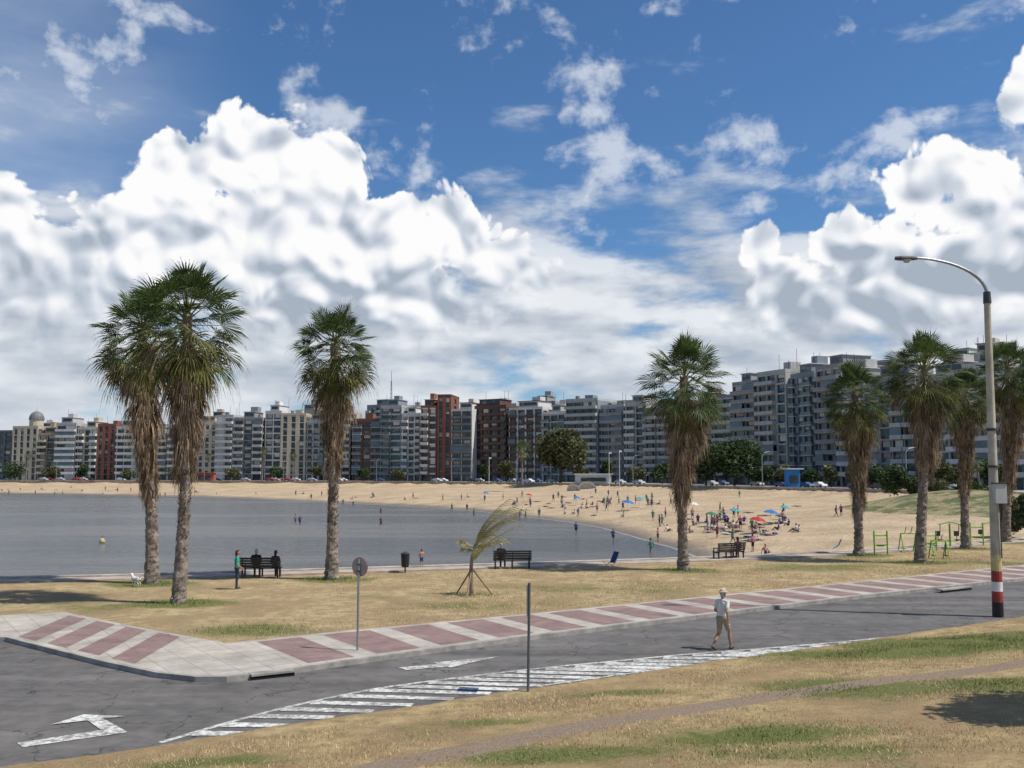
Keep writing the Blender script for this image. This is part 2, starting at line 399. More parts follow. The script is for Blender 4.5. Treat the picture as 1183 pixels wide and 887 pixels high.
for (px,py,rx,ry,k) in [(290,728,1.8,1.4,.6),(120,700,3,1.5,.4),(700,680,5,2,.35),(950,655,5,2,.5),(560,700,3,1.5,.35),(1100,650,6,2,.5),(420,690,3,1,.3)]:
    a,b=G(px,py,.12); gr=np.maximum(gr,k*np.exp(-((X-a)/rx)**2-((Y-b)/ry)**2))
edgew=polydist(X,Y,FARP); dl=0.45*(1-sst(edgew,0.0,0.7))
grid_obj('lawn',X,Y,Z,M_lawn,{'green':gr,'dirt':dl})
mb=MB()
wl=resample(WALLs,2.0)
off=lambda p,d:(p[0]+0.12*d,p[1]+d)
for a,b in zip(wl[:-1],wl[1:]):
    mb.poly([(*a,0.26),(*b,0.26),(*off(b,.5),.26),(*off(a,.5),.26)],M_cwall)
    mb.poly([(*a,0.0),(*b,0.0),(*b,.26),(*a,.26)],M_cwall)
    mb.poly([(*off(a,.5),.26),(*off(b,.5),.26),(*off(b,.5),-4.5),(*off(a,.5),-4.5)],M_cwall)
mb.obj('sea_wall')
mb=MB(); M_walk=mat('walkway_concrete',(0.38,0.31,0.26),0.85,0.25,1.2,0.1)
for a,b in zip(wl[:-1],wl[1:]):
    mb.poly([(*off(a,-1.5),.19),(*off(b,-1.5),.19),(*off(b,-.02),.19),(*off(a,-.02),.19)],M_walk)
    mb.poly([(*off(a,-1.5),.05),(*off(b,-1.5),.05),(*off(b,-1.5),.19),(*off(a,-1.5),.19)],M_walk)
mb.obj('walkway')
ax=np.concatenate([np.linspace(-90,-21,60),np.linspace(-20.6,36,420),np.linspace(37,150,60)])
fr=np.linspace(0,1,260)[:,None]**1.6
X=np.broadcast_to(ax,(260,len(ax))).copy(); ye=near_y(ax); ye=ye+wav(ax,ax*0,2.5,4)*0.10+wav(ax,ax*0,7,8)*0.05
Y=ye-(ye+60)*fr; Z=bank_z(X,Y); Z[0,:]=-0.04
pathpts=[GB(x,y) for x,y in [(380,900),(470,880),(600,853),(750,826),(900,803),(1050,783),(1200,764)]]
pathpts=[(-9,8)]+pathpts+[(40,38)]
dirt=1-sst(polydist(X,Y,pathpts),0.15,0.75)
sN=(near_y(X)-Y)*.85; dirt=np.maximum(dirt,0.55*(1-sst(sN,0.0,0.5)))
gr=np.zeros_like(X)
GP=[(1150,738,4,1.5,1.2),(1050,752,4,1.2,1.0),(960,790,2,1,.7),(1000,797,2,.8,.9),(870,850,2,.9,.8),(650,872,2,.6,.7),(1170,790,2,1,.8),(740,800,2,.7,.5),(250,880,1.5,.5,.6),(560,835,1.6,.5,.45),(930,868,2,.7,.6)]
for (px,py,rx,ry,k) in GP:
    a,b=GB(px,py); gr=np.maximum(gr,k*np.exp(-((X-a)/rx)**2-((Y-b)/ry)**2))
grid_obj('grass_bank',X,Y,Z,M_bank,{'green':gr,'dirt':dirt})
def blades(name,x,y,z,h,m,w=0.012):
    n=len(x); a=np.random.uniform(0,6.28,n); l=np.random.normal(0,0.5,n)*h; l2=np.random.normal(0,0.5,n)*h
    v=np.empty((n,3,3)); v[:,0]=np.stack([x-np.cos(a)*w,y-np.sin(a)*w,z-0.01],-1); v[:,1]=np.stack([x+np.cos(a)*w,y+np.sin(a)*w,z-0.01],-1); v[:,2]=np.stack([x+l,y+l2,z+h],-1)
    me=bpy.data.meshes.new(name); me.vertices.add(n*3); me.vertices.foreach_set('co',v.astype(np.float32).ravel())
    me.loops.add(n*3); me.loops.foreach_set('vertex_index',np.arange(n*3,dtype=np.int32)); me.polygons.add(n); me.polygons.foreach_set('loop_start',np.arange(0,n*3,3,dtype=np.int32)); me.update(calc_edges=True)
    me.materials.append(m); o=bpy.data.objects.new(name,me); COL.objects.link(o)
M_straw=mat('straw_blades',(0.52,0.40,0.22),0.9,0.2,0.6,island=0.35); M_gbl=mat('green_blades',(0.185,0.21,0.07),0.9,0.3,1.5,island=0.4)
n=150000; x=np.random.uniform(-12,26,n); y=near_y(x)-np.random.uniform(0.05,1,n)**1.0*15
cl=wav(x,y,1.3,21)+wav(x,y,4,22)*0.6
gm=np.zeros(n)
for (px,py,rx,ry,k_) in GP[:7]:
    a,b=GB(px,py); gm=np.maximum(gm,k_*np.exp(-((x-a)/rx)**2-((y-b)/ry)**2))
k=(y>9)&(np.abs(x)<y*0.62+1)&(cl+np.random.normal(0,0.35,n)>0.0)&(polydist(x,y,pathpts)>0.45)&(gm<.45)
x,y=x[k],y[k]; blades('dry_grass',x,y,bank_z(x,y),np.random.uniform(0.02,0.075,len(x)),M_straw,0.008)
gx=[];gy=[]
for (px,py,rx,ry,nn) in [(1150,738,3.5,.9,6000),(1050,752,3.5,.8,4000),(1000,797,2,.6,1500),(870,850,2,.6,1000),(650,872,1.8,.4,700),(1170,790,1.8,.7,1200),(930,868,1.8,.6,800)]:
    a,b=GB(px,py); gx.append(np.random.normal(a,rx*.6,nn)); gy.append(np.random.normal(b,ry*.7,nn))
gx=np.concatenate(gx);gy=np.concatenate(gy);k=(gy<near_y(gx)-.1)&(wav(gx,gy,2.5,44)+np.random.normal(0,.3,len(gx))>-.1); gx,gy=gx[k],gy[k]
blades('green_grass',gx,gy,bank_z(gx,gy),np.random.uniform(0.03,0.08,len(gx)),M_gbl,0.009)
gx=[];gy=[]
for (a,b) in palpos+[G(545,688,.12)]:
    r=np.abs(np.random.normal(0.3,0.5,650))+.2; th=np.random.uniform(0,6.28,650); gx.append(a+r*np.cos(th)*1.3); gy.append(b+r*np.sin(th))
a=G(290,728,.12); gx.append(np.random.normal(a[0],.9,400)); gy.append(np.random.normal(a[1],.7,400))
gx=np.concatenate(gx);gy=np.concatenate(gy)
blades('tree_base_grass',gx,gy,gx*0+.12,np.random.uniform(0.04,0.15,len(gx)),M_gbl,0.012)
n=90000; x=np.random.uniform(-30,45,n); lo=np.interp(x,[p[0] for p in FARP],[p[1] for p in FARP]); y=lo+(wall_y(x)-2.2-lo)*np.random.uniform(0.02,1,n)
k=(x>-8)&(wav(x,y,0.9,31)+np.random.normal(0,.4,n)>0); x,y=x[k],y[k]
blades('lawn_tufts',x,y,x*0+.13,np.random.uniform(0.02,0.07,len(x)),M_straw,0.012)

# ------------------------------------------------------------------ road markings
mk=MB(); z=0.006
UPX=[185,300,420,520,620,720,800,900,1000,1070]; UPY=[858,824,797,784,772,763,755,748,739,731]
up=[G(x,y) for x,y in zip(UPX,UPY)]
dn=[G(x,y) for x,y in [(190,860),(300,845),(400,826),(520,808),(620,793),(720,779),(800,768),(900,755),(1000,742),(1070,732)]]
def strip(line,w,m=M_paint):
    L=resample(smooth_line(line,2),0.5)
    for a,b in zip(L[:-1],L[1:]):
        dx,dy=b[0]-a[0],b[1]-a[1]; l=math.hypot(dx,dy); nx_,ny_=-dy/l*w/2,dx/l*w/2
        mk.poly([(a[0]-nx_,a[1]-ny_,z),(b[0]-nx_,b[1]-ny_,z),(b[0]+nx_,b[1]+ny_,z),(a[0]+nx_,a[1]+ny_,z)],m)
strip(up,0.14)
z=0.010; strip([G(x,y) for x,y in [(620,793),(720,779),(800,768),(900,755),(1000,742),(1070,732)]],0.12)
z=0.014
for i in range(26):
    xu=230+i*33.5
    yu=np.interp(xu,UPX,UPY)
    a=Vector((*G(xu,yu),0)); d=Vector((0.985,-0.17,0)).normalized()
    def yd(xw): return np.interp(xw,[p[0] for p in dn],[p[1] for p in dn])
    s=0
    while s<9 and (a+d*s).y>yd((a+d*s).x): s+=0.05
    if s<0.4: continue
    b=a+d*s; wv=Vector((0.17,0.985,0))*0.19*(1 if i<12 else 1.2)
    Zv=Vector((0,0,z)); mk.poly([a+Zv,a-wv*2+Zv,b-wv+Zv,b+wv*0.6+Zv],M_paint)
mk.obj('road_markings')
def flatpoly(name,pts,zz=0.012):
    m=MB()
    for i,pl in enumerate(pts): m.poly([(*G(x,y,zz+i*.004),zz+i*.004) for x,y in pl],M_paint)
    m.obj(name)
flatpoly('lane_arrow_marking',[[(20,858),(124,842),(146,846),(26,863)],[(95,828),(112,826),(147,845),(126,849)],[(58,837),(97,825),(146,827),(100,832)]])
flatpoly('lane_arrow_marking',[[(460,771),(524,765),(516,770),(470,774)],[(500,765),(578,758),(520,771)]])
M_dark=mat('dark_opening',(0.015,0.015,0.015),0.9,0.1)
def drain(px0,px1,py):
    a,b=Vector((*G(px0,py),0)),Vector((*G(px1,py-(px1-px0)*0.11),0)); m=MB(); d=(b-a); n=Vector((d.y,-d.x,0)).normalized()*0.03
    m.box(a+n+Vector((0,0,.0)),d,-n*2,Vector((0,0,.10)),M_dark); m.box(a+n*2+Vector((0,0,.101)),d,-n*12,Vector((0,0,.05)),M_kerb); m.obj('storm_drain')
drain(290,340,786); drain(1088,1122,685)

# ------------------------------------------------------------------ bay: beach terrain and water
SH=[(-1500,620),(-700,470),(-340,405),(-207,382),(-140,345),(-99,319),(-60,275),(-31,245),(-8,212),(3,180),(8.5,159),(13,138),(15.5,123),(17.5,97),(17,75),(14,55),(14,20)]
SHs=smooth_line(SH,2)
shx=np.array([p[0] for p in SHs]); shy=np.array([p[1] for p in SHs])
RB=[(-1500,720),(-700,540),(-340,455),(-250,428),(-100,396),(-30,372),(15,325),(45,277),(70,226),(86,188),(98,150),(112,118),(150,95),(260,90)]
RBs=smooth_line(RB,2)
def inside_land(X,Y):
    xs_=np.interp(-Y,-shy,shx); return X>xs_
def hillf(x,y): return 3.4*np.exp(-((x-64)/12)**2-((y-138)/20)**2)+3.4*np.exp(-((x-90)/20)**2-((y-118)/20)**2)
def bz(X,Y):
    d=polydist(X,Y,SHs); sg=np.where(inside_land(X,Y),1,-1)*d+wav(X,Y,0.06,2)*2.0
    Z=np.where(sg>0,-3+2.3*(1-np.exp(-np.maximum(sg,0)/16)),-3+sg*0.06)
    return np.maximum(Z,-9)+np.where(sg>4,wav(X,Y,0.25,12)*0.10,0)+hillf(X,Y)+np.where(sg>0,1.9*np.exp(-polydist(X,Y,RBs)/7.0),0)*sst(sg,0,10)
ax=np.sinh(np.linspace(-1,1,340)*4.3)/np.sinh(4.3)*1500+15
ay=46+ (np.exp(np.linspace(0,1,330)*4.2)-1)/(math.exp(4.2)-1)*2000
X,Y=np.meshgrid(ax,ay); Z=bz(X,Y); grn=sst(hillf(X,Y),0.4,1.2)
def sand_mat():
    m,t,b=newmat('sand'); geo=t.n('ShaderNodeNewGeometry'); P=geo.outputs['Position']; sp=t.n('ShaderNodeSeparateXYZ'); t.set(sp.inputs[0],P)
    n1=t.noise(P,0.12,4,0.6); n2=t.noise(P,1.1,5,0.7); ag=t.n('ShaderNodeAttribute',attribute_name='green').outputs['Fac']
    col=t.mix(t.ss(n1,.3,.7),(0.375,0.275,0.165,1),(0.505,0.385,0.245,1)); col=t.v('SCALE',col,sc=t.m('MULTIPLY_ADD',n2,1.0,0.5))
    wet=t.ss(t.m('ADD',sp.outputs[2],t.m('MULTIPLY',n1,0.3)),-2.85,-2.20); col=t.mix(wet,(0.17,0.13,0.09,1),col)
    foam=t.ss(t.m('ABSOLUTE',t.m('ADD',sp.outputs[2],2.985)),0.0,0.03,0.5,0); col=t.mix(foam,col,(0.55,0.55,0.52,1))
    n4=t.noise(P,0.35,5,.65); gf=t.ss(t.m('ADD',ag,t.m('MULTIPLY_ADD',n2,0.8,-0.4)),0.4,0.6); col=t.mix(gf,col,t.mix(t.ss(n4,.40,.60),(0.09,0.11,0.035,1),(0.31,0.25,0.125,1)))
    t.set(b.inputs['Base Color'],col); t.set(b.inputs['Roughness'],t.m('MULTIPLY_ADD',wet,0.5,0.42))
    bp=t.n('ShaderNodeBump'); bp.inputs['Strength'].default_value=0.9; bp.inputs['Distance'].default_value=0.5; t.set(bp.inputs['Height'],n2); t.set(b.inputs['Normal'],bp.outputs[0])
    return m
grid_obj('beach',X,Y,Z,sand_mat(),{'green':grn})
def beach_z(x,y): return float(bz(np.array([x],float),np.array([y],float))[0])
def GS(px,py):
    z=-1.5
    for _ in range(8):
        x,y=G(px,py,z); z=0.5*z+0.5*beach_z(x,y)
    x,y=G(px,py,z); return x,y,beach_z(x,y)
def water_mat():
    m,t,b=newmat('sea_water'); geo=t.n('ShaderNodeNewGeometry'); P=geo.outputs['Position']
    v=t.v('MULTIPLY',P,(0.4,1.0,1)); n1=t.noise(v,0.42,4,0.7); n2=t.noise(v,2.4,3,0.65); n0=t.noise(t.v('MULTIPLY',P,(0.2,1,1)),0.05,5,0.65); n5=t.noise(v,0.12,2,.5)
    t.set(b.inputs['Base Color'],t.mix(t.ss(n0,.38,.62),(0.085,0.095,0.10,1),(0.145,0.14,0.125,1))); t.set(b.inputs['Roughness'],t.ss(n0,.38,.62,.16,.30)); b.inputs['IOR'].default_value=1.33; b.inputs['Specular IOR Level'].default_value=0.36
    bp=t.n('ShaderNodeBump'); bp.inputs['Strength'].default_value=1.0; t.set(bp.inputs['Distance'],t.ss(n0,.35,.65,.45,.85))
    t.set(bp.inputs['Height'],t.m('ADD',t.m('ADD',n1,t.m('MULTIPLY',n2,0.20)),t.m('MULTIPLY',n5,1.5))); t.set(b.inputs['Normal'],bp.outputs[0]); return m
mb=MB(); mb.poly([(-3000,25,-3),(400,25,-3),(400,3000,-3),(-3000,3000,-3)],water_mat()); mb.obj('water')
M_ramb=mat('rambla_pavement',(0.30,0.28,0.26),0.85,0.25,0.1); M_rwall=mat('rambla_wall_stone',(0.37,0.30,0.22),0.85,0.3,0.4)
mb=MB(); rl=resample(RBs,8)
def outn(a,b):
    dx,dy=b[0]-a[0],b[1]-a[1]; l=math.hypot(dx,dy); return (-dy/l,dx/l)
for i,(a,b) in enumerate(zip(rl[:-1],rl[1:])):
    mb.poly([(*a,-2),(*b,-2),(*b,1.5),(*a,1.5)],M_rwall)
nrm=[outn(rl[max(i-1,0)],rl[min(i+1,len(rl)-1)]) for i in range(len(rl))]
def ofs(i,dd): return (rl[i][0]+nrm[i][0]*dd,rl[i][1]+nrm[i][1]*dd)
for i in range(len(rl)-1):
    mb.poly([(*ofs(i,0),1.5),(*ofs(i+1,0),1.5),(*ofs(i+1,40),1.5),(*ofs(i,40),1.5)],M_ramb)
    mb.poly([(*ofs(i,40),1.5),(*ofs(i+1,40),1.5),(ofs(i+1,40)[0]+200,ofs(i+1,40)[1]+800,1.5),(ofs(i,40)[0]+200,ofs(i,40)[1]+800,1.5)],M_ramb)
for i in range(len(rl)-1):
    mb.poly([(*ofs(i,-.1),1.75),(*ofs(i+1,-.1),1.75),(*ofs(i+1,.4),1.75),(*ofs(i,.4),1.75)],M_rwall)
    mb.poly([(*ofs(i,-.1),1.3),(*ofs(i+1,-.1),1.3),(*ofs(i+1,-.1),1.75),(*ofs(i,-.1),1.75)],M_rwall)
mb.obj('coastal_road')

# ------------------------------------------------------------------ buildings
def glassmat(name,col,rough=0.12):
    m,t,b=newmat(name); geo=t.n('ShaderNodeNewGeometry'); P=geo.outputs['Position']
    vo=t.n('ShaderNodeTexVoronoi',distance='CHEBYCHEV'); t.set(vo.inputs['Vector'],t.v('MULTIPLY',P,(0.5,0.5,0.7))); vo.inputs['Scale'].default_value=0.9
    sp=t.n('ShaderNodeSeparateColor'); t.set(sp.inputs[0],vo.outputs['Color'])
    t.set(b.inputs['Base Color'],t.mix(t.ss(sp.outputs[0],.65,.95),c3(col),(0.18,0.17,0.16,1))); b.inputs['Roughness'].default_value=rough; return m
M_gl=glassmat('window_glass',(0.03,0.038,0.048)); M_gl2=glassmat('window_glass_teal',(0.04,0.07,0.075))
M_roof=mat('roof_grey',(0.25,0.24,0.23),0.9,0.3,0.2)
M_rail=mat('balcony_glass_rail',(0.13,0.17,0.185),0.25,0.2,0.3); M_blind=mat('roller_blind',(0.46,0.43,0.37),0.8,0.1,0.2,island=0.35)
M_met=mat('dark_metal',(0.05,0.05,0.055),0.5,0.2,3)
WC={'white':(0.64,0.62,0.585),'cream':(0.52,0.45,0.345),'grey':(0.29,0.29,0.29),'lgrey':(0.45,0.44,0.42),'brick':(0.25,0.105,0.07),'dbrown':(0.13,0.075,0.06),'dgrey':(0.14,0.15,0.16),'tan':(0.40,0.31,0.22),'bluegrey':(0.23,0.27,0.30),'brown':(0.25,0.18,0.13)}
def wm(k):
    key=('facade_'+k,)
    if key in _mc: return _mc[key]
    m,t,b=newmat('facade_'+k); geo=t.n('ShaderNodeNewGeometry'); P=geo.outputs['Position']
    n=t.noise(P,0.12,4,0.6); st2=t.noise(t.v('MULTIPLY',P,(1,1,0.12)),0.9,4,0.65)
    kk=t.m('MULTIPLY',t.m('MULTIPLY_ADD',n,0.5,0.72),t.m('MULTIPLY_ADD',st2,0.55,0.70))
    t.set(b.inputs['Base Color'],t.v('SCALE',WC[k],sc=kk)); b.inputs['Roughness'].default_value=.85; b.inputs['Specular IOR Level'].default_value=.2
    _mc[key]=m; return m
def building(px0,Y0,px1,Y1,ytop,wall,trim='white',style='balcony',bay=3.4,glass=None,depth=16,seed=None,name='apartment_building',z0=1.5,ph=True):
    rr=random.Random(seed if seed is not None else int(px0*7+Y0))
    A=Vector((XA(px0,Y0),Y0,z0)); B=Vector((XA(px1,Y1),Y1,z0))
    u=(B-A); W=u.length; u.normalize(); n=Vector((u.y,-u.x,0)); 
    if n.dot(-(A+B)/2)<0: n=-n
    inw=-n; up=Vector((0,0,1))
    sb=rr.uniform(0,2.5); A=A+u*0.2+inw*sb; W-=0.4
    pm=(px0+px1)/2; Ym=(Y0+Y1)/2
    Hh=(ZA(pm,ytop,Ym)-z0); fl=max(3,round((Hh-1.2)/2.95)); fh=(Hh-1.2)/fl; bay=bay*rr.uniform(.85,1.35)
    wmt=wm(wall); tm=wm(trim); gl=glass or M_gl
    m=MB(); 
    m.box(A+inw*0.5+u*0.3,u*(W-0.6),inw*(depth-1),up*(Hh-1.0),gl)
    def face(O,ua,Wf,na,style):
        nb=max(2,round(Wf/bay)); bw=Wf/nb
        blank=[rr.random()<0.10 for _ in range(nb)]
        balc=[(style=='balcony') or (style=='mixed' and (j%3!=1)) or (style=='strips' and j%2==0) for j in range(nb)]
        if style=='side': blank=[rr.random()<0.5 for _ in range(nb)]; balc=[False]*nb
        hb=rr.uniform(.35,.9) if style!='glassy' else 0.3
        for f in range(1,fl+1):
            m.box(O-na*0.5+up*(f*fh-0.35),ua*Wf,na*0.5,up*hb,tm if style in('balcony','strips') else wmt)
        pw=0.7 if style in('punched','side') else rr.uniform(.25,.9)
        if style=='punched': pw=bw*0.5
        for j in range(nb+1):
            c=j*bw; w=pw*(1.0)
            x0=max(0,c-w/2); x1=min(Wf,c+w/2)
            m.box(O-na*0.47+ua*(x0+.001)+up*0.0,ua*(x1-x0-.002),na*0.5,up*(Hh-1.0),wmt)
        for j in range(nb):
            if blank[j]:
                m.box(O-na*0.44+ua*(j*bw+.01),ua*(bw-.02),na*0.45,up*(Hh-1.05),wmt if rr.random()<.7 else tm); continue
            for f in range(1,fl):
                z=f*fh
                if rr.random()<0.3:
                    k=rr.uniform(.3,.9)*(fh-.9); m.box(O-na*0.42+ua*(j*bw+bw*.2)+up*(z+fh-.36-k),ua*bw*.6,na*0.1,up*k,M_blind)
        if style in('balcony','mixed','strips'):
            j=0; rm=[tm,tm,wmt,M_rail][rr.randrange(4)] if style!='strips' else tm
            while j<nb:
                if balc[j] and not (style=='balcony' and rr.random()<.22):
                    k=j
                    while style=='balcony' and k+1<nb and rr.random()<.6: k+=1
                    dp=rr.uniform(1.0,1.7)
                    x0=j*bw+.12; wd=(k-j+1)*bw-.24
                    for f in range(1,fl):
                        z=f*fh
                        m.box(O+na*0.035+ua*x0+up*(z-.12),ua*wd,na*dp,up*.16,tm)
                        if rr.random()<.10:
                            m.box(O+na*(dp-.15)+ua*x0+up*(z+.995),ua*wd,na*.06,up*(fh-1.2),M_rail); 
                        m.box(O+na*(dp-.05)+ua*x0+up*(z+.041),ua*wd,na*.08,up*.95,rm)
                        m.box(O+na*0.04+ua*x0+up*(z+.041),ua*.08,na*(dp-.1),up*.95,rm)
                        m.box(O+na*0.04+ua*(x0+wd-.08)+up*(z+.041),ua*.08,na*(dp-.1),up*.95,rm)
                    j=k+1
                else: j+=1
    face(A,u,W,n,style)
    face(A+inw*depth,-inw,depth,-u,'side'); face(A+u*W,inw,depth,u,'side')
    m.box(A-u*0.05+n*0.06+up*(Hh-1.0),u*(W+.1),inw*(depth+.1),up*1.0,wmt if rr.random()<.7 else tm)
    m.box(A+u*0.3+inw*0.3+up*Hh,u*(W-.6),inw*(depth-.6),up*.05,M_roof)
    if ph:
        if rr.random()<.65:
            a=rr.uniform(.05,.3)*W; w=rr.uniform(.35,.65)*W
            m.box(A+u*a+inw*3+up*(Hh+.05),u*w,inw*(depth-6),up*2.6,wmt); m.box(A+u*(a+.6)+inw*2.9+up*(Hh+.9),u*(w-1.2),inw*.09,up*1.3,gl)
            m.box(A+u*(a-.4)+inw*2.5+up*(Hh+2.66),u*(w+.8),inw*(depth-5.4),up*.2,tm); tz=2.87
        else: a=.2*W; w=.6*W; tz=.06
        if rr.random()<.6:
            a2=a+w*rr.uniform(.1,.5); w2=min(W*.25,4); m.box(A+u*a2+inw*6+up*(Hh+tz),u*w2,inw*4,up*rr.uniform(1.5,3.0),wmt)
        for _ in range(rr.randrange(4)):
            q=A+u*rr.uniform(.1,.9)*W+inw*rr.uniform(3,9)+up*Hh
            m.tube([q,q+up*rr.uniform(3,7)],.06,M_met,4)
        if rr.random()<.5:
            q=A+u*rr.uniform(.05,.9)*(W-2)+inw*8+up*(Hh+.05); m.tube([q,q+up*1.7],[.9,.9],M_roof,10)
    return m.obj(name)
FR=[(-40,470,12,466,497,'dgrey','grey','glassy'),(12,462,42,460,492,'cream','white','punched'),(42,460,62,459,500,'tan','cream','mixed'),
(60,456,84,455,488,'lgrey','white','balcony'),(84,455,108,453,493,'cream','white','mixed'),(108,453,130,452,489,'brick','tan','punched'),
(130,450,158,448,492,'white','white','balcony'),(158,448,192,446,500,'grey','cream','mixed'),(192,446,218,444,490,'lgrey','white','balcony'),(218,442,248,441,487,'cream','cream','punched'),
(248,440,268,438,479,'lgrey','white','balcony'),(268,438,302,436,482,'grey','lgrey','mixed'),(302,436,322,434,474,'white','white','balcony'),
(322,433,352,432,477,'cream','cream','punched'),(352,432,374,430,485,'lgrey','cream','mixed'),(374,429,404,427,474,'tan','lgrey','balcony'),
(404,425,438,422,483,'brick','white','mixed'),(438,420,463,417,468,'bluegrey','lgrey','balcony'),(463,417,486,415,477,'white','white','mixed'),
(545,402,584,394,468,'dbrown','dbrown','balcony'),(584,393,624,383,470,'white','dbrown','strips'),
(624,382,652,374,475,'lgrey','white','mixed'),(652,372,690,364,460,'bluegrey','lgrey','balcony'),(690,364,718,356,467,'grey','lgrey','balcony'),
(718,354,743,347,464,'lgrey','white','mixed'),(743,347,790,334,470,'grey','lgrey','balcony'),(790,333,822,324,462,'tan','white','mixed'),(822,322,846,314,456,'bluegrey','lgrey','balcony'),
(846,308,876,298,440,'grey','lgrey','balcony'),(876,297,910,285,428,'lgrey','lgrey','balcony'),(910,284,938,274,430,'bluegrey','white','mixed'),(938,273,968,263,421,'grey','lgrey','balcony'),
(968,262,1000,252,436,'lgrey','white','balcony'),(1000,251,1058,238,433,'grey','lgrey','mixed'),(1058,236,1110,225,431,'lgrey','white','mixed'),(1110,224,1160,214,418,'lgrey','white','balcony'),(1160,213,1230,202,424,'bluegrey','white','balcony')]
for b in FR: building(b[0],b[1],b[2],b[3],b[4],b[5],b[6],b[7],glass=M_gl2 if b[5] in('bluegrey','dgrey') else None)
building(484,404,503,402,468,'brick','white','strips',bay=4.5,seed=5); building(503,401,520,400,455,'brick','dbrown','punched',bay=4,seed=6,ph=False); building(520,399,545,396,472,'white','brick','balcony',bay=4,seed=8,glass=M_gl2)
rs=random.Random(3)
SR=[(30,520,60,518,491),(165,520,190,515,487),(236,500,262,500,478),(338,500,366,495,470),(420,500,447,492,464),(468,500,490,500,465),(562,455,596,450,463),(612,450,640,445,460),(638,440,668,432,464),(700,430,740,420,459),(800,385,845,375,458),(950,330,990,320,428),(1000,310,1040,300,422),(1090,290,1135,280,408),(1120,270,1170,262,402),(1180,260,1230,250,405)]
for b in SR: building(b[0],b[1],b[2],b[3],b[4]+3,rs.choice(['lgrey','white','tan','cream','grey']),'lgrey',rs.choice(['mixed','balcony','punched']))
m=MB(); c=Vector((XA(30,458),466,ZA(30,492,466))); wmt=wm('cream')
m.tube([c,c+Vector((0,0,3))],[3.2,3.2],wmt,12)
pts=[];rd=[]
for i in range(8):
    a=i/7*math.pi/2; pts.append(c+Vector((0,0,3+4.2*math.sin(a)))); rd.append(3.4*math.cos(a)+.15)
m.tube(pts,rd,mat('dome_slate',(0.16,0.17,0.17),.6,.2,.4),14); m.tube([pts[-1],pts[-1]+Vector((0,0,2.2))],[.25,.05],wmt,6); m.obj('dome_cupola')
m=MB(); a=Vector((XA(451,485),485,30)); tp=ZA(451,440,485)
for dx,dy in((-.9,-.5),(.9,-.5),(0,1)): m.tube([a+Vector((dx,dy,0)),Vector((a.x+dx*.2,a.y+dy*.2,tp))],.09,M_met,4)
for i in range(10):
    zz=30+(tp-30)*i/10; k=1-.8*i/10; m.cbox((a.x,a.y,zz),(1.8*k,1.2*k,.15),M_met)
m.tube([(a.x,a.y,tp),(a.x,a.y,tp+5)],.1,M_met,4); m.obj('antenna_mast')

# ------------------------------------------------------------------ palms
M_trunk=mat('palm_trunk_bark',(0.22,0.18,0.145),0.95,0.45,2.5,1.0,14)
M_green=mat('palm_leaf_green',(0.08,0.118,0.032),0.55,0.35,0.8,island=0.5,trans=0.28)
M_olive=mat('palm_leaf_olive',(0.155,0.155,0.048),0.65,0.3,0.8,island=0.4,trans=0.28,spec=.15)
M_dead=mat('palm_leaf_dead',(0.28,0.205,0.135),0.9,0.35,0.8,island=0.6,trans=0.1,spec=.1)
M_pet=mat('palm_petiole',(0.20,0.19,0.07),0.7,0.2,1)
def leaf(m,rr,base,dirv,lp,rf,spread,nseg,ml,droop,wk=.62,roll=.7):
    d=dirv.normalized(); up=Vector((0,0,1)); side=d.cross(up)
    if side.length<.05: side=Vector((1,0,0))
    side.normalize(); side=(Matrix.Rotation(rr.uniform(-roll,roll),3,d)@side); nn=side.cross(d).normalized()
    p1=base+d*lp+Vector((0,0,-droop*lp*.18)); 
    m.mesh([base+side*.035,base-side*.035,p1-side*.02,p1+side*.02],[(0,1,2,3)],M_pet if ml is not M_dead else ml)
    vs=[];fs=[]
    d=(d+Vector((0,0,-droop*.25))).normalized()
    for i in range(nseg):
        t=(i+.5)/nseg*2-1; a=t*spread; L=rf*(1-.22*t*t)*rr.uniform(.85,1.08); dr=droop*(0.6+.8*rr.random())
        def pt(r,da): 
            q=p1+(d*math.cos(a+da)+side*math.sin(a+da))*r+nn*(.15*r*abs(math.sin(a)))
            return q+Vector((0,0,-dr*(r/rf)**2.6*rf*.6))
        hw=spread/nseg*wk; k=len(vs)
        vs+=[p1,pt(L*.55,-hw),pt(L*.82,0),pt(L*.55,hw),pt(L*.57,0)+nn*.03]
        tip=pt(L,0)+Vector((0,0,-dr*.15*rf)); vs.append(tip)
        fs+=[(k,k+1,k+4),(k,k+4,k+3),(k+1,k+2,k+4),(k+4,k+2,k+3)]
        s2=side*.014; vs+=[vs[k+2]+s2,vs[k+2]-s2]; fs.append((k+6,k+5,k+7))
    m.mesh(vs,fs,ml)
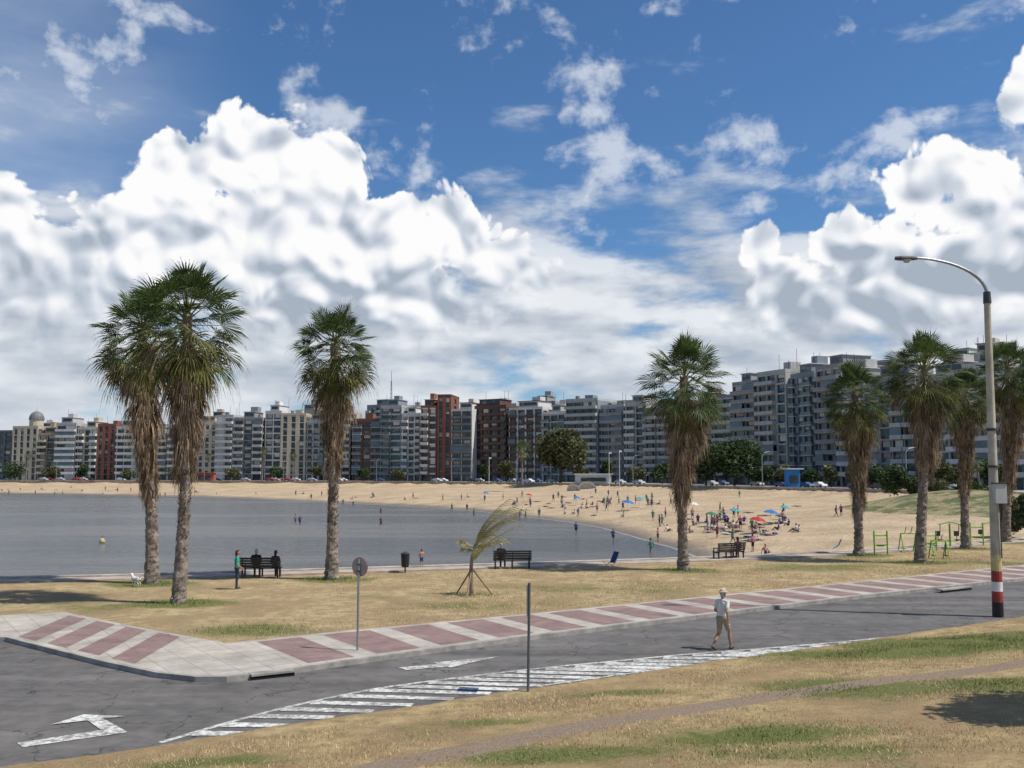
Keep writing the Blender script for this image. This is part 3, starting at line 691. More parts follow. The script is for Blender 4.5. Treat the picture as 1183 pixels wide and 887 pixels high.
def palm(bp,crx,top,hw,skirt,seed,tr=0.27,z0=0.12,ng=66,nd=150,name='palm_tree',Y=None,scale_seg=1.0,skw=1.2):
    rr=random.Random(seed)
    bx,by=G(bp[0],bp[1],z0) if Y is None else (XA(bp[0],Y),Y)
    Rr=hw*by/F*1.03
    ztop=ZA(crx,top,by); zc=ztop-Rr*.86; zs=ZA(crx,skirt,by); cx=XA(crx,by,top+60)
    m=MB(); B=Vector((bx,by,z0-.05)); T=Vector((cx,by+rr.uniform(-.3,.3),zc))
    bow=rr.uniform(-.15,.15)
    def ax(t): 
        s=t*t*(3-2*t)*.5+t*.5
        return Vector((B.x+(T.x-B.x)*s+bow*math.sin(t*3.14),B.y+(T.y-B.y)*s,B.z+(T.z-B.z)*t))
    n=int(90*scale_seg)+6; seg=14; vs=[];fs=[]
    for i in range(n+1):
        t=i/n; c=ax(t); r=tr*(1.0+0.45*math.exp(-t*n/7)-.22*t+.08*math.sin(t*5+seed)); r*=1+rr.uniform(-.04,.05)
        for k in range(seg):
            a=6.283*k/seg; q=r*(1+.13*rr.uniform(-1,1)); vs.append(c+Vector((math.cos(a)*q,math.sin(a)*q,rr.uniform(-.05,.05))))
    for i in range(n):
        for k in range(seg): fs.append((i*seg+k,i*seg+(k+1)%seg,(i+1)*seg+(k+1)%seg,(i+1)*seg+k))
    m.mesh(vs,fs,M_trunk)
    Hh=T.z-B.z
    t_s=(zs-B.z)/Hh
    for i in range(int(260*scale_seg)):
        t=min(.98,max(.04,t_s-abs(rr.gauss(0,.22)))); c=ax(t); a=rr.uniform(0,6.28); o=Vector((math.cos(a),math.sin(a),0))
        sd=Vector((-o.y,o.x,0))*.05; p=c+o*tr*.78; q=p+o*rr.uniform(.06,.14)+Vector((0,0,.15)); m.mesh([p-sd,p+sd,q+sd*.5,q-sd*.5],[(0,1,2,3)],M_trunk)
    ns=max(8,int(24*scale_seg))
    for i in range(ng):
        f=(i+.5)/ng; a=i*2.39996+rr.uniform(-.45,.45); e=math.radians(84-128*f**.85+rr.uniform(-12,12))
        d=Vector((math.cos(a)*math.cos(e),math.sin(a)*math.cos(e),math.sin(e)))
        k=rr.uniform(.78,1.12)
        ml=M_green if (f<.70 or rr.random()<.35) else M_olive
        leaf(m,rr,T+Vector((0,0,-.30*Rr*f)),d,Rr*.56*k,Rr*.48*k,1.95,ns,ml,.22+.55*f,.66)
    for i in range(nd):
        f=(i+rr.random())/nd; zz=T.z-.15*Rr-(T.z-.15*Rr-zs-.9)*f; t=min(1,(zz-B.z)/Hh); c=ax(t)
        a=rr.uniform(0,6.28); e=-math.radians(min(88,40+56*f**.5+rr.uniform(-10,10))); d=Vector((math.cos(a)*math.cos(e),math.sin(a)*math.cos(e),math.sin(e)))
        o=Vector((math.cos(a),math.sin(a),0)); k=(1-.5*f)*rr.uniform(.7,1.2)*skw
        leaf(m,rr,c+o*tr*.8,d,Rr*.32*k,Rr*.40*k,.7,max(6,int(ns*.6)),M_dead if (f>.14 or rr.random()<.5) else M_olive,.9,.85,.9)
    return m.obj(name)
palm(PAL[0],166,330,60,572,1,tr=.26)
palm(PAL[1],214,297,74,545,2,tr=.235)
palm(PAL[2],388,351,54,545,3,tr=.28,skw=1.1)
palm(PAL[3],790,387,55,578,4,tr=.27)
palm(PAL[4],989,414,43,590,5,tr=.27)
palm(PAL[5],1070,381,50,552,6,tr=.27)
palm(PAL[6],1116,425,34,572,7,tr=.25)
palm(PAL[7],1164,389,42,565,8,tr=.27)
palm((1205,625),1204,405,42,565,9,tr=.27)
for (px,Y,top,hw,sk,s) in [(30,440,520,5,540,11),(303,415,515,6,535,12),(338,412,520,5,538,13),(603,300,506,12,530,14),(1132,190,525,10,548,15),(240,430,523,4,540,16)]:
    palm((px,0),px,top,hw,sk,s,tr=.25,z0=1.5,ng=34,nd=16,Y=Y,scale_seg=.5)
def sapling():
    rr=random.Random(4); m=MB(); b=Vector((*G(545,688,.12),.1)); by=b.y
    stem=[b,b+Vector((-.05,0,.9)),b+Vector((.0,0,1.6)),b+Vector((.15,0,2.2))]; m.tube(stem,[.10,.09,.07,.05],M_trunk,8)
    M_w=mat('stake_wood',(0.30,0.20,0.12),.9,.3,3,.3)
    for a in (0.3,2.4,4.5): m.tube([b+Vector((math.cos(a)*.95,math.sin(a)*.8,0)),b+Vector((.02*math.cos(a),.02,1.15))],.035,M_w,6)
    M_yl=mat('young_frond',(0.36,0.32,0.15),.8,.3,2,island=.35,trans=.2)
    for i in range(19):
        a=rr.uniform(-1.3,1.3) if i<15 else rr.uniform(1.6,4.5); e=rr.uniform(.85,1.4) if i<11 else rr.uniform(.1,.7); L=rr.uniform(1.7,2.6) if i<11 else 1.2
        pr=stem[-1]-Vector((0,0,rr.uniform(0,.7))); d=Vector((math.cos(a)*math.cos(e),math.sin(a)*math.cos(e)*.6,math.sin(e)))
        pts=[pr+(d*t+Vector((.36*t*t,0,-.15*t*t)))*L for t in np.linspace(0,1,12)]
        m.tube(pts,[.02*(1-t)+.006 for t in np.linspace(0,1,12)],M_yl,4,False)
        for j in range(2,12):
            for s_ in (-1,1):
                for k in range(2):
                    q=pts[j]-(pts[j]-pts[j-1])*k*.5; dd=(pts[j]-pts[j-1]).normalized(); sd=dd.cross(Vector((0,1,0))).normalized()*s_
                    tip=q+dd*.24+sd*.16+Vector((.06,rr.uniform(-.15,.15),-.08)); m.mesh([q+dd*.02,q-dd*.02,tip],[(0,1,2)],M_yl)
    m.obj('young_palm_tree')
sapling()
# ------------------------------------------------------------------ broadleaf trees / shrubs
M_bark=mat('tree_bark',(0.10,0.08,0.06),.95,.3,2,.6)
M_lf=mat('tree_leaves',(0.055,0.085,0.03),.6,.35,.25,island=.5,trans=.2)
M_lf2=mat('tree_leaves_olive',(0.095,0.10,0.04),.6,.35,.25,island=.5,trans=.2)
def tree(x,y,z,h,w,seed,leafsize=.35,n=3500,name='tree',ml=None,trunk=True,lobes=11):
    rr=random.Random(seed); m=MB(); ml=ml or M_lf; th=h*.35 if trunk else 0
    B=Vector((x,y,z)); C=B+Vector((0,0,h*.62 if trunk else h*.45))
    cl=[]
    for i in range(lobes):
        a=rr.uniform(0,6.28); rad=rr.uniform(.15,.72)*w/2; zz=rr.uniform(-.32,.42)*h*(.6 if trunk else .8)
        k=1-.5*abs(zz)/(.3*h); cl.append((C+Vector((math.cos(a)*rad*k,math.sin(a)*rad*k,zz)),rr.uniform(.15,.27)*w))
    cl.append((C,w*.28))
    if trunk:
        fk=B+Vector((0,0,th)); m.tube([B-Vector((0,0,.2)),B+Vector((.02*h,0,th*.5)),fk],[.05*h*.6,.035*h*.7,.03*h*.7],M_bark,8)
        for c,r in cl: m.tube([fk,fk.lerp(c,.5)+Vector((0,0,-.03*h)),c],[.018*h,.011*h,.004*h],M_bark,5)
    vs=[];fs=[]
    for i in range(n):
        c,r=cl[rr.randrange(len(cl))]; d=Vector((rr.gauss(0,1),rr.gauss(0,1),rr.gauss(0,1)*.8)).normalized()*r*rr.uniform(.45,1.08)**.6
        p=c+d; s=leafsize*rr.uniform(.5,1.2); a=Vector((rr.gauss(0,1),rr.gauss(0,1),rr.gauss(0,.7))).normalized(); b=a.cross(Vector((rr.gauss(0,1),rr.gauss(0,1),rr.gauss(0,1)))).normalized()
        k=len(vs); vs+=[p-a*s,p-b*s*.5,p+a*s,p+b*s*.5]; fs.append((k,k+1,k+2,k+3))
    m.mesh(vs,fs,ml); return m.obj(name)
def treeat(px,Y,ytop,wpx,seed,name='tree',z=1.5,**k):
    tree(XA(px,Y),Y,z,ZA(px,ytop,Y)-z,wpx*Y/F,seed,name=name,**k)
treeat(647,330,498,72,1,ml=M_lf2,leafsize=.75,n=9000,lobes=18); treeat(848,262,513,76,2,leafsize=.6,n=8000,lobes=16); treeat(815,270,522,44,3,leafsize=.6)
treeat(1030,170,537,44,4,name='shrub',z=1.0,trunk=False,leafsize=.35); treeat(1056,172,545,34,12,name='shrub',z=1.0,trunk=False,leafsize=.3)
treeat(1165,95,578,46,5,name='shrub',z=-.2,trunk=False,leafsize=.22,ml=M_lf2,n=4500); treeat(1195,90,566,50,6,name='shrub',z=-.2,trunk=False,leafsize=.22,n=4500)
treeat(1120,160,560,50,17,name='shrub',z=.6,trunk=False,leafsize=.3); treeat(1085,165,556,40,18,name='shrub',z=.6,trunk=False,leafsize=.3,ml=M_lf2)
rt=random.Random(8)
TL=[(18,430,538,24),(60,432,541,20),(95,430,540,18),(150,425,540,22),(205,425,541,26),(270,420,541,20),(320,414,543,18),(365,410,540,20),(420,402,542,18),(460,396,543,16),(560,365,536,18),(585,355,533,20),(700,330,535,24),(735,325,540,24),(765,305,538,26),(905,252,536,28),(935,246,540,24),(960,242,540,26),(985,236,538,26),(1085,212,535,34),(880,256,538,24),(785,295,534,26),(1010,228,540,26),(1110,205,540,30),(1150,196,535,34),(672,336,540,22)]
for i,(px,Y,yt,w) in enumerate(TL):
    treeat(px,Y,yt+rt.uniform(-3,4),w*rt.uniform(.8,1.3),30+i,leafsize=.55,n=1300,lobes=8,ml=[M_lf,M_lf2][i%2])
sx,sy=GB(1145,822)
tree(sx+5.0,sy-1.2,float(bank_z(sx+5,sy-1.2)),9.5,5.6,77,leafsize=.16,n=9000)

# ------------------------------------------------------------------ street furniture
M_pole=mat('lamp_concrete',(0.42,0.38,0.30),.8,.2,1.5,.1); M_galv=mat('galvanised_steel',(0.30,0.31,0.32),.45,.2,3,metal=.5)
M_wh=mat('white_paint',(0.70,0.69,0.66),.6,.12,3); M_rd=mat('red_paint',(0.30,0.05,0.04),.65,.3,3); M_bk=mat('black_paint',(0.02,0.02,0.022),.5,.2,3); M_ye=mat('yellow_paint',(0.50,0.42,0.20),.7,.25,3)
def hexa(c,l,w,h):
    vs=[]
    for (sx,k) in ((-.5,.55),(-.25,1),(.3,.9),(.5,.4)):
        for (a,b) in ((-1,-.35),(1,-.35),(1,.1),(.5,.6),(-.5,.6),(-1,.1)): vs.append(c+Vector((sx*l,a*w/2*k,b*h*(.6+.4*k))))
    fs=[tuple(range(6))[::-1],tuple(18+i for i in range(6))]
    for r in range(3):
        for i in range(6): fs.append((r*6+i,r*6+(i+1)%6,(r+1)*6+(i+1)%6,(r+1)*6+i))
    return vs,fs
def street_lamp():
    m=MB(); bx,by=G(1153,711,.05); z0=.03; zt=ZA(1141,340,by); tx=XA(1143,by,340)-bx
    def at(z): return Vector((bx+tx*(z/zt)*0.6,by,z))
    segs=[(z0,.55,M_bk),(.55,.95,M_rd),(.95,1.3,M_wh),(1.3,1.7,M_rd),(1.7,2.3,M_ye),(2.3,zt,M_pole)]
    for a,b,mm in segs:
        r=lambda z:.20-.085*z/zt
        m.tube([at(a),at(b)],[r(a),r(b)],mm,16)
    at_=at(zt); m.tube([at_-Vector((0,0,.35)),at_+Vector((0,0,.1))],[.15,.13],M_met,12)
    L=3.0; H=ZA(1060,298,by)-zt
    pts=[at_+Vector((-L*(1-math.cos(t*1.45)),0,H*math.sin(t*1.45)/math.sin(1.45))) for t in np.linspace(0,1,14)]
    m.tube(pts,[.065-.02*i/13 for i in range(14)],M_galv,10)
    e=pts[-1]; m.mesh(*hexa(e+Vector((-.42,0,-.02)),.85,.28,.15),M_met)
    m.tube([e+Vector((-.4,0,-.07)),e+Vector((-.4,0,-.17))],[.17,.10],mat('lamp_lens',(0.45,0.45,0.42),.2,.1,2),12)
    c=at(ZA(1157,570,by)); m.cbox(c+Vector((.1,-.24,0)),(.42,.26,.72),mat('service_box_grey',(0.45,0.45,0.43),.6,.1,2)); m.cbox(c+Vector((.1,-.24,.39)),(.48,.32,.05),M_met)
    m.tube([c+Vector((.1,-.2,-.36)),c+Vector((.1,-.18,-2.4))],.025,M_met,6)
    m.tube([at(7)-Vector((0,0,.05)),at(7)+Vector((0,0,.05))],.21,M_met,12); m.tube([at(5.6)-Vector((0,0,.04)),at(5.6)+Vector((0,0,.04))],.21,M_met,12)
    m.obj('street_lamp')
street_lamp()
def disc(m,c,r,nrm_,th,mm,seg=24):
    nrm_=nrm_.normalized(); m.tube([c-nrm_*th/2,c+nrm_*th/2],r,mm,seg)
m=MB(); bx,by=G(413,751,.13); h=ZA(413,644,by)
m.tube([(bx,by,.12),(bx,by,h-.05)],.035,M_galv,10); d=Vector((.45,.9,0)).normalized(); c=Vector((bx,by,h-.28))+d*.05
disc(m,c,.27,d,.012,mat('sign_back_grey',(0.36,0.28,0.255),.5,.15,4)); disc(m,c+d*.010,.285,d,.006,M_rd); disc(m,c+d*.017,.22,d,.004,M_wh); m.cbox((bx,by-.02,h-.2),(.12,.03,.04),M_met,-.35); m.cbox((bx,by-.02,h-.4),(.12,.03,.04),M_met,-.35)
m.obj('traffic_sign')
m=MB(); bx,by=GB(610,799); z0=float(bank_z(bx,by)); h=ZA(612,673,by); M_po=mat('sign_post_grey',(0.13,0.14,0.145),.5,.2,3,metal=.3)
m.tube([(bx,by,z0-.1),(bx+.04,by,h)],.035,M_po,10); m.box((bx-.028,by-.26,h-.78),Vector((.012,0,0)),Vector((0.04,.52,0)),Vector((0,0,.74)),M_po)
m.box((bx-.034,by-.24,h-.76),Vector((.005,0,0)),Vector((0.04,.48,0)),Vector((0,0,.70)),M_wh); m.obj('traffic_sign')
M_bw=mat('bench_dark_wood',(0.035,0.030,0.028),.6,.3,3)
def bench(px,py,w,rot=0.0):
    m=MB(); bx,by=G(px,py,.13); 
    R_=Matrix.Rotation(rot,3,'Z')
    def b(c,s): 
        c=R_@Vector(c)+Vector((bx,by,.12)); m.cbox(c,s,M_bw,rot)
    for i in range(4): b((0,.08+i*.13,.46),(w,.10,.04))
    for i in range(4): b((0,-.02-.025*i,.58+i*.125),(w,.035,.10))
    for sx in (-w/2+.12,w/2-.12,0):
        b((sx,.02,.22),(.07,.07,.44)); b((sx,.50,.22),(.07,.07,.44)); b((sx,.27,.42),(.06,.52,.05)); b((sx,-.04,.70),(.05,.04,.56))
        if sx: b((sx,.27,.68),(.06,.5,.05)); b((sx,.5,.56),(.05,.05,.22))
    m.obj('park_bench'); return bx,by
b1=bench(300,667,2.0); b2=bench(592,657,2.1,.05); b3=bench(845,646,2.1,.45)
m=MB(); bx,by=G(468,661,.13); m.tube([(bx,by,.1),(bx,by,.5)],.04,M_met,8); m.tube([(bx,by,.4),(bx,by,.45),(bx,by,1.05),(bx,by,1.08)],[.17,.2,.235,.24],mat('bin_black',(0.02,0.022,0.022),.45,.2,3),16)
m.tube([(bx,by,1.081),(bx,by,1.12)],[.25,.25],M_met,16); m.tube([(bx,by,1.12),(bx,by,1.2)],[.24,.08],M_met,16); m.obj('litter_bin')
M_lime=mat('lime_green_paint',(0.20,0.42,0.03),.45,.15,3)
def gym(px,py,kind,sc=1.0):
    m=MB(); bx,by=G(px,py,.13); o=Vector((bx,by,.12)); v=lambda a,b,c:o+Vector((a,b,c))*sc
    if kind==0:
        for s in(-.35,.35):
            m.tube([v(s,0,0),v(s,0,1.25)],.055,M_lime,8)
        m.tube([v(-.35,0,1.0),v(.35,0,1.0)],.04,M_lime,8); m.tube([v(-.35,0,.5),v(.35,0,.5)],.04,M_lime,8); m.cbox(v(0,.1,.45),(.4,.35,.06),M_met)
    elif kind==1:
        m.tube([v(0,0,0),v(0,0,1.5)],.07,M_lime,8); m.tube([v(-.7,0,1.45),v(0,0,1.6),v(.7,0,1.45)],.04,M_lime,8)
        for s in(-.6,.6): m.tube([v(s,0,1.45),v(s,.1,.7)],.03,M_met,6); m.tube([v(0,0,.4),v(s,.2,.4)],.04,M_lime,6); m.cbox(v(s,.2,.46),(.35,.35,.06),M_met); m.tube([v(s,.35,.46),v(s,.4,.95)],.03,M_met,6); m.cbox(v(s,.4,.85),(.35,.05,.35),M_met)
    else:
        for s in(-.5,.5): m.tube([v(s,-.5,0),v(s,0,1.2),v(s,.5,0)],.04,M_lime,8); m.tube([v(s,0,1.2),v(s*.8,-.1,.25)],.03,M_met,6); m.cbox(v(s*.8,-.1,.22),(.14,.38,.05),M_met)
        m.tube([v(-.5,0,1.2),v(.5,0,1.2)],.04,M_lime,8); m.tube([v(-.2,.1,1.2),v(-.2,-.2,1.65)],.025,M_met,6); m.tube([v(.2,.1,1.2),v(.2,-.2,1.65)],.025,M_met,6)
    m.obj('outdoor_gym_equipment')
gym(1018,640,0,1.2);gym(1050,637,2);gym(1076,636,0);gym(1098,632,1,1.1);gym(1129,630,0,1.3);gym(1085,645,2,.9);gym(1146,628,1)
def chair(px,py,z,mm,name='beach_chair',rot=.6,sc=1.0):
    m=MB(); x,y=G(px,py,z); Rm=Matrix.Rotation(rot,3,'Z'); v=lambda a,b,c:Rm@Vector((a*sc,b*sc,c*sc))+Vector((x,y,z))
    for s in(-.28,.28): m.tube([v(-.3,s,0),v(.3,s,.42)],.015,M_galv,6); m.tube([v(.3,s,0),v(-.25,s,.38),v(-.5,s,.95)],.015,M_galv,6)
    vs=[v(.32,-.27,.40),v(.32,.27,.40),v(-.2,.27,.34),v(-.2,-.27,.34),v(-.5,.27,.95),v(-.5,-.27,.95)]; m.mesh(vs,[(0,1,2,3),(3,2,4,5)],mm); m.obj(name)
M_navy=mat('navy_canvas',(0.02,0.04,0.14),.8,.2,3)
chair(704,657,.19,M_navy,rot=3.6,sc=.95)

# ------------------------------------------------------------------ people
def capsule(m,a,b,ra,rb,mm):
    a,b=Vector(a),Vector(b); d=b-a
    if d.length<1e-4: d=Vector((0,0,1e-3)); b=a+d
    u=d.normalized(); pts=[];rd=[]
    for t in(-90,-60,-30,0): r=math.radians(t); pts.append(a+u*ra*math.sin(r)); rd.append(max(ra*math.cos(r),ra*.02))
    for t in(0,30,60,90): r=math.radians(t); pts.append(b+u*rb*math.sin(r)+u*1e-4); rd.append(max(rb*math.cos(r),rb*.02))
    m.tube(pts,rd,mm,12)
def body(caps,voxel,colors,name):
    m=MB(); dm=mat('tmp',(0.5,.5,.5))
    for c in caps: capsule(m,c[0],c[1],c[2],c[3],dm)
    me=bpy.data.meshes.new('t'); me.from_pydata(m.v,[],m.f); o=bpy.data.objects.new('t',me); COL.objects.link(o)
    md=o.modifiers.new('r','REMESH'); md.mode='VOXEL'; md.voxel_size=voxel
    sm=o.modifiers.new('s','SMOOTH'); sm.iterations=2; sm.factor=.5
    dg=bpy.context.evaluated_depsgraph_get(); out=bpy.data.meshes.new_from_object(o.evaluated_get(dg)); bpy.data.objects.remove(o)
    out.name=name; n=len(out.polygons); ctr=np.empty(n*3); out.polygons.foreach_get('center',ctr); ctr=ctr.reshape(-1,3)
    best=np.full(n,1e9); lab=np.zeros(n,int); labels=list(colors.keys())
    for a,b,ra,rb,l in caps:
        a=np.array(a,float);b=np.array(b,float); d=b-a; L=max(d@d,1e-9); t=np.clip((ctr-a)@d/L,0,1); ds=np.linalg.norm(ctr-a-t[:,None]*d,axis=1)-(ra+(rb-ra)*t)
        k=ds<best; best[k]=ds[k]; lab[k]=labels.index(l)
    out.materials.clear()
    for l in labels: out.materials.append(colors[l])
    out.polygons.foreach_set('material_index',lab.astype(np.int32)); out.polygons.foreach_set('use_smooth',[True]*n); out.update()
    return out
def fingers(caps,w,dirv,side,fine):
    w=Vector(w); d=Vector(dirv).normalized(); s=Vector(side).normalized(); nn=d.cross(s)
    p=w+d*.09
    caps+= [(w+s*.018,p+s*.025,.02,.018,'skin'),(w-s*.018,p-s*.025,.02,.016,'skin')]
    if fine:
        for i,L in enumerate((.070,.080,.075,.058)):
            b=p+s*(.034-.023*i); k=b+d*L*.55+nn*.012; caps+= [(b,k,.0095,.009,'skin'),(k,k+d*L*.35+nn*.025,.009,.0075,'skin')]
        b=w+d*.025+s*.035; k=b+d*.035+s*.025; caps+= [(b,k,.012,.010,'skin'),(k,k+d*.03+nn*.01,.010,.008,'skin')]
def head(caps,c,fine,hat=False,fwd=(0,1,0),hair='hair',long=False):
    c=Vector(c); f=Vector(fwd).normalized(); s=f.cross(Vector((0,0,1))).normalized(); z=Vector((0,0,1))
    caps+= [(c-f*.02+z*.03,c+f*.02+z*.03,.088,.082,'skin'),(c+f*.03-z*.05,c+f*.045-z*.075,.060,.040,'skin'),(c-z*.08-f*.02,c-z*.17-f*.03,.055,.06,'skin')]
    if fine:
        caps+= [(c+f*.095+z*.01,c+f*.112-z*.025,.008,.013,'skin'),(c+s*.083+z*.0,c+s*.086-z*.03,.014,.010,'skin'),(c-s*.083,c-s*.086-z*.03,.014,.010,'skin'),
          (c+f*.088+s*.032+z*.012,c+f*.09+s*.034+z*.012,.009,.009,'hair'),(c+f*.088-s*.032+z*.012,c+f*.09-s*.034+z*.012,.009,.009,'hair'),(c+f*.085-z*.062-s*.016,c+f*.085-z*.062+s*.016,.008,.008,'lips')]
    caps+= [(c-f*.035+z*.055,c+f*.0+z*.07,.088,.078,hair),(c-f*.05+z*.0,c-f*.045-z*.04,.07,.055,'hair')]
    if long: caps+= [(c-f*.06,c-f*.07-z*.17,.075,.05,'hair')]
    if hat:
        caps+= [(c+z*.09-f*.02,c+z*.10+f*.01,.092,.09,'hat')]
        for i in range(12):
            a=i*math.pi/6; a2=a+math.pi/6; r=.125
            caps.append((c+z*.072+f*math.cos(a)*r+s*math.sin(a)*r,c+z*.072+f*math.cos(a2)*r+s*math.sin(a2)*r,.018,.018,'hat'))
def person(pose,cols,fine=True,voxel=.008,hat=False,female=False,name='person',long=False):
    """y forward, x right, z up, feet on z=0"""
    c=[]; V=Vector
    sw=.165 if female else .19
    J={}
    if pose=='walk': J=dict(hip=V((0,0,.93)),ch=V((0,.03,1.33)),nk=V((0,.04,1.48)),hd=V((0,.07,1.635)),
        kR=V((.10,.20,.52)),aR=V((.10,.27,.10)),kL=V((-.10,-.02,.50)),aL=V((-.09,-.33,.16)),eR=V((.27,-.12,1.15)),wR=V((.27,-.06,.90)),eL=V((-.27,.02,1.13)),wL=V((-.24,.24,1.03)),tR=.10,tL=-.5)
    elif pose=='stand': J=dict(hip=V((0,0,.93)),ch=V((0,.0,1.33)),nk=V((0,.01,1.48)),hd=V((0,.04,1.635)),
        kR=V((.10,.03,.50)),aR=V((.12,0,.09)),kL=V((-.10,.04,.50)),aL=V((-.12,.02,.09)),eR=V((.27,.0,1.14)),wR=V((.24,.18,.98)),eL=V((-.26,.0,1.13)),wL=V((-.22,.15,.95)),tR=0,tL=0)
    elif pose=='sit': J=dict(hip=V((0,0,.56)),ch=V((0,.0,.97)),nk=V((0,.02,1.12)),hd=V((0,.05,1.275)),
        kR=V((.12,.44,.52)),aR=V((.12,.46,.09)),kL=V((-.12,.44,.52)),aL=V((-.12,.42,.09)),eR=V((.25,.06,.78)),wR=V((.16,.30,.66)),eL=V((-.25,.06,.78)),wL=V((-.14,.28,.66)),tR=0,tL=0)
    elif pose=='ground': J=dict(hip=V((0,0,.13)),ch=V((0,-.12,.52)),nk=V((0,-.12,.67)),hd=V((0,-.08,.82)),
        kR=V((.13,.38,.42)),aR=V((.13,.55,.06)),kL=V((-.13,.42,.30)),aL=V((-.13,.72,.06)),eR=V((.28,-.22,.35)),wR=V((.28,-.35,.08)),eL=V((-.26,.0,.38)),wL=V((-.18,.25,.38)),tR=0,tL=0)
    elif pose=='lie': J=dict(hip=V((0,0,.13)),ch=V((0,-.42,.13)),nk=V((0,-.58,.14)),hd=V((0,-.74,.16)),
        kR=V((.10,.42,.16)),aR=V((.12,.82,.07)),kL=V((-.10,.42,.2)),aL=V((-.12,.82,.07)),eR=V((.32,-.30,.08)),wR=V((.34,-.05,.06)),eL=V((-.32,-.32,.08)),wL=V((-.34,-.06,.06)),tR=0,tL=0)
    h,ch,nk,hd=J['hip'],J['ch'],J['nk'],J['hd']; X=V((1,0,0)); mid=h.lerp(ch,.45)
    k=.9 if female else 1
    c+=[(h-X*.07,h+X*.07,.125*k+.005,.125*k+.005,'pants'),(h-X*.06+(mid-h)*.3,mid-X*.055,.115*k,.108*k,'shirt'),(h+X*.06+(mid-h)*.3,mid+X*.055,.115*k,.108*k,'shirt'),
        (mid-X*.055,ch-X*.08,.11*k,.12*k,'shirt'),(mid+X*.055,ch+X*.08,.11*k,.12*k,'shirt'),(ch.lerp(nk,.55)-X*(sw-.05),ch.lerp(nk,.55)+X*(sw-.05),.072,.072,'shirt'),(ch,nk,.10,.06,'shirt'),(nk,hd,.056,.055,'skin')]
    low=cols.get('legs','shorts')
    for sgn,kk,aa,ee,ww,tt in((1,'kR','aR','eR','wR','tR'),(-1,'kL','aL','eL','wL','tL')):
        hj=h+X*.09*sgn; K,A_,E,W,tl=J[kk],J[aa],J[ee],J[ww],J[tt]; shd=ch.lerp(nk,.5)+X*sw*sgn
        c.append((hj,hj.lerp(K,.75),.098*k,.082*k,'pants')); 
        c.append((hj.lerp(K,.5),K,.072,.055,'skin' if low=='shorts' else 'pants'))
        if low!='shorts': c.append((hj.lerp(K,.7),K,.075,.068,'pants'))
        cm=K.lerp(A_,.35)+V((0,-.02,0)); lb='skin' if low=='shorts' else 'pants'
        c.append((K,cm,.054,.056,lb)); c.append((cm,A_,.056 if low=='shorts' else .06,.036 if low=='shorts' else .052,lb))
        fd=V((0,math.cos(tl),math.sin(tl))) if pose!='lie' else V((0,.3,.8)); heel=A_+V((0,-.04,-.045)) if pose!='lie' else A_.copy()
        c.append((heel,heel+fd*.09,.042,.042,'shoe')); c.append((heel+fd*.09+X*.008*sgn,heel+fd*.19,.042,.030,'shoe'))
        c.append((shd,shd.lerp(E,.6),.066,.060,'shirt')); c.append((shd.lerp(E,.5),E,.046,.040,'skin')); c.append((E,W,.040,.027,'skin'))
        fd2=(W-E).normalized(); fingers(c,W,fd2,V((0,1,.2)) if abs(fd2.y)<.8 else V((-sgn,0,0)),fine)
    head(c,hd,fine,hat,fwd=(0,1,0) if pose!='lie' else (0,.1,1),long=long,hair='hair')
    mats={'skin':cols['skin'],'shirt':cols['shirt'],'pants':cols['pants'],'shoe':cols['shoe'],'hair':cols['hair'],'hat':cols.get('hat',cols['hair']),'lips':M_lips}
    return body(c,voxel,mats,name)
M_lips=mat('lips',(0.35,0.12,0.10),.5,.1)
sk=mat('skin_tan',(0.38,0.20,0.13),.55,.08,6); sk2=mat('skin_brown',(0.26,0.13,0.085),.55,.08,6)
cl=lambda n,c:mat('cloth_'+n,c,.9,.15,9,.15)
def place(me,x,y,z,rz,sc=1.0,name='person'):
    o=bpy.data.objects.new(name,me); COL.objects.link(o); o.location=(x,y,z); o.rotation_euler=(0,0,rz); o.scale=(sc,)*3; return o
hair_d=mat('hair_dark',(0.03,0.02,0.015),.6,.2,20); hair_g=mat('hair_grey',(0.35,0.34,0.32),.7,.2,20)
man=person('walk',dict(skin=sk,shirt=cl('white',(0.60,0.57,0.52)),pants=cl('khaki',(0.28,0.24,0.17)),shoe=cl('shoe_dark',(0.10,0.09,0.08)),hair=hair_g,hat=cl('straw_hat',(0.50,0.42,0.30))),hat=True,name='walking_man')
x,y=G(835,750,.01); place(man,x,y,-.005,-math.radians(50),1.02,'walking_man')
wom=person('stand',dict(skin=sk,shirt=cl('teal',(0.02,0.30,0.24)),pants=cl('navy',(0.035,0.05,0.06)),shoe=cl('shoe_dark',(0.1,.09,.08)),hair=hair_d,legs='long'),female=True,name='standing_woman',voxel=.009,long=True)
x,y=G(273,680,.12); place(wom,x,y,.12,-math.radians(70),.98,'standing_woman')
s1=person('sit',dict(skin=sk,shirt=cl('black',(0.02,0.02,0.025)),pants=cl('charcoal',(0.05,.05,.055)),shoe=cl('shoe_dark',(.1,.09,.08)),hair=hair_g,legs='long'),voxel=.01,name='seated_person')
s2=person('sit',dict(skin=sk2,shirt=cl('maroon',(0.10,0.03,0.035)),pants=cl('charcoal',(.05,.05,.055)),shoe=cl('shoe_dark',(.1,.09,.08)),hair=hair_d,legs='long'),voxel=.01,name='seated_person',female=True,long=True)
place(s1,b1[0]-.25,b1[1]+.18,.12,.1,1,'seated_person'); place(s2,b1[0]+.72,b1[1]+.18,.12,-.1,.95,'seated_person')
place(s1,b2[0]-.62,b2[1]+.2,.12,-.2,.98,'seated_person'); place(s2,b3[0]+.5,b3[1]+.35,.12,.3,.95,'seated_person')
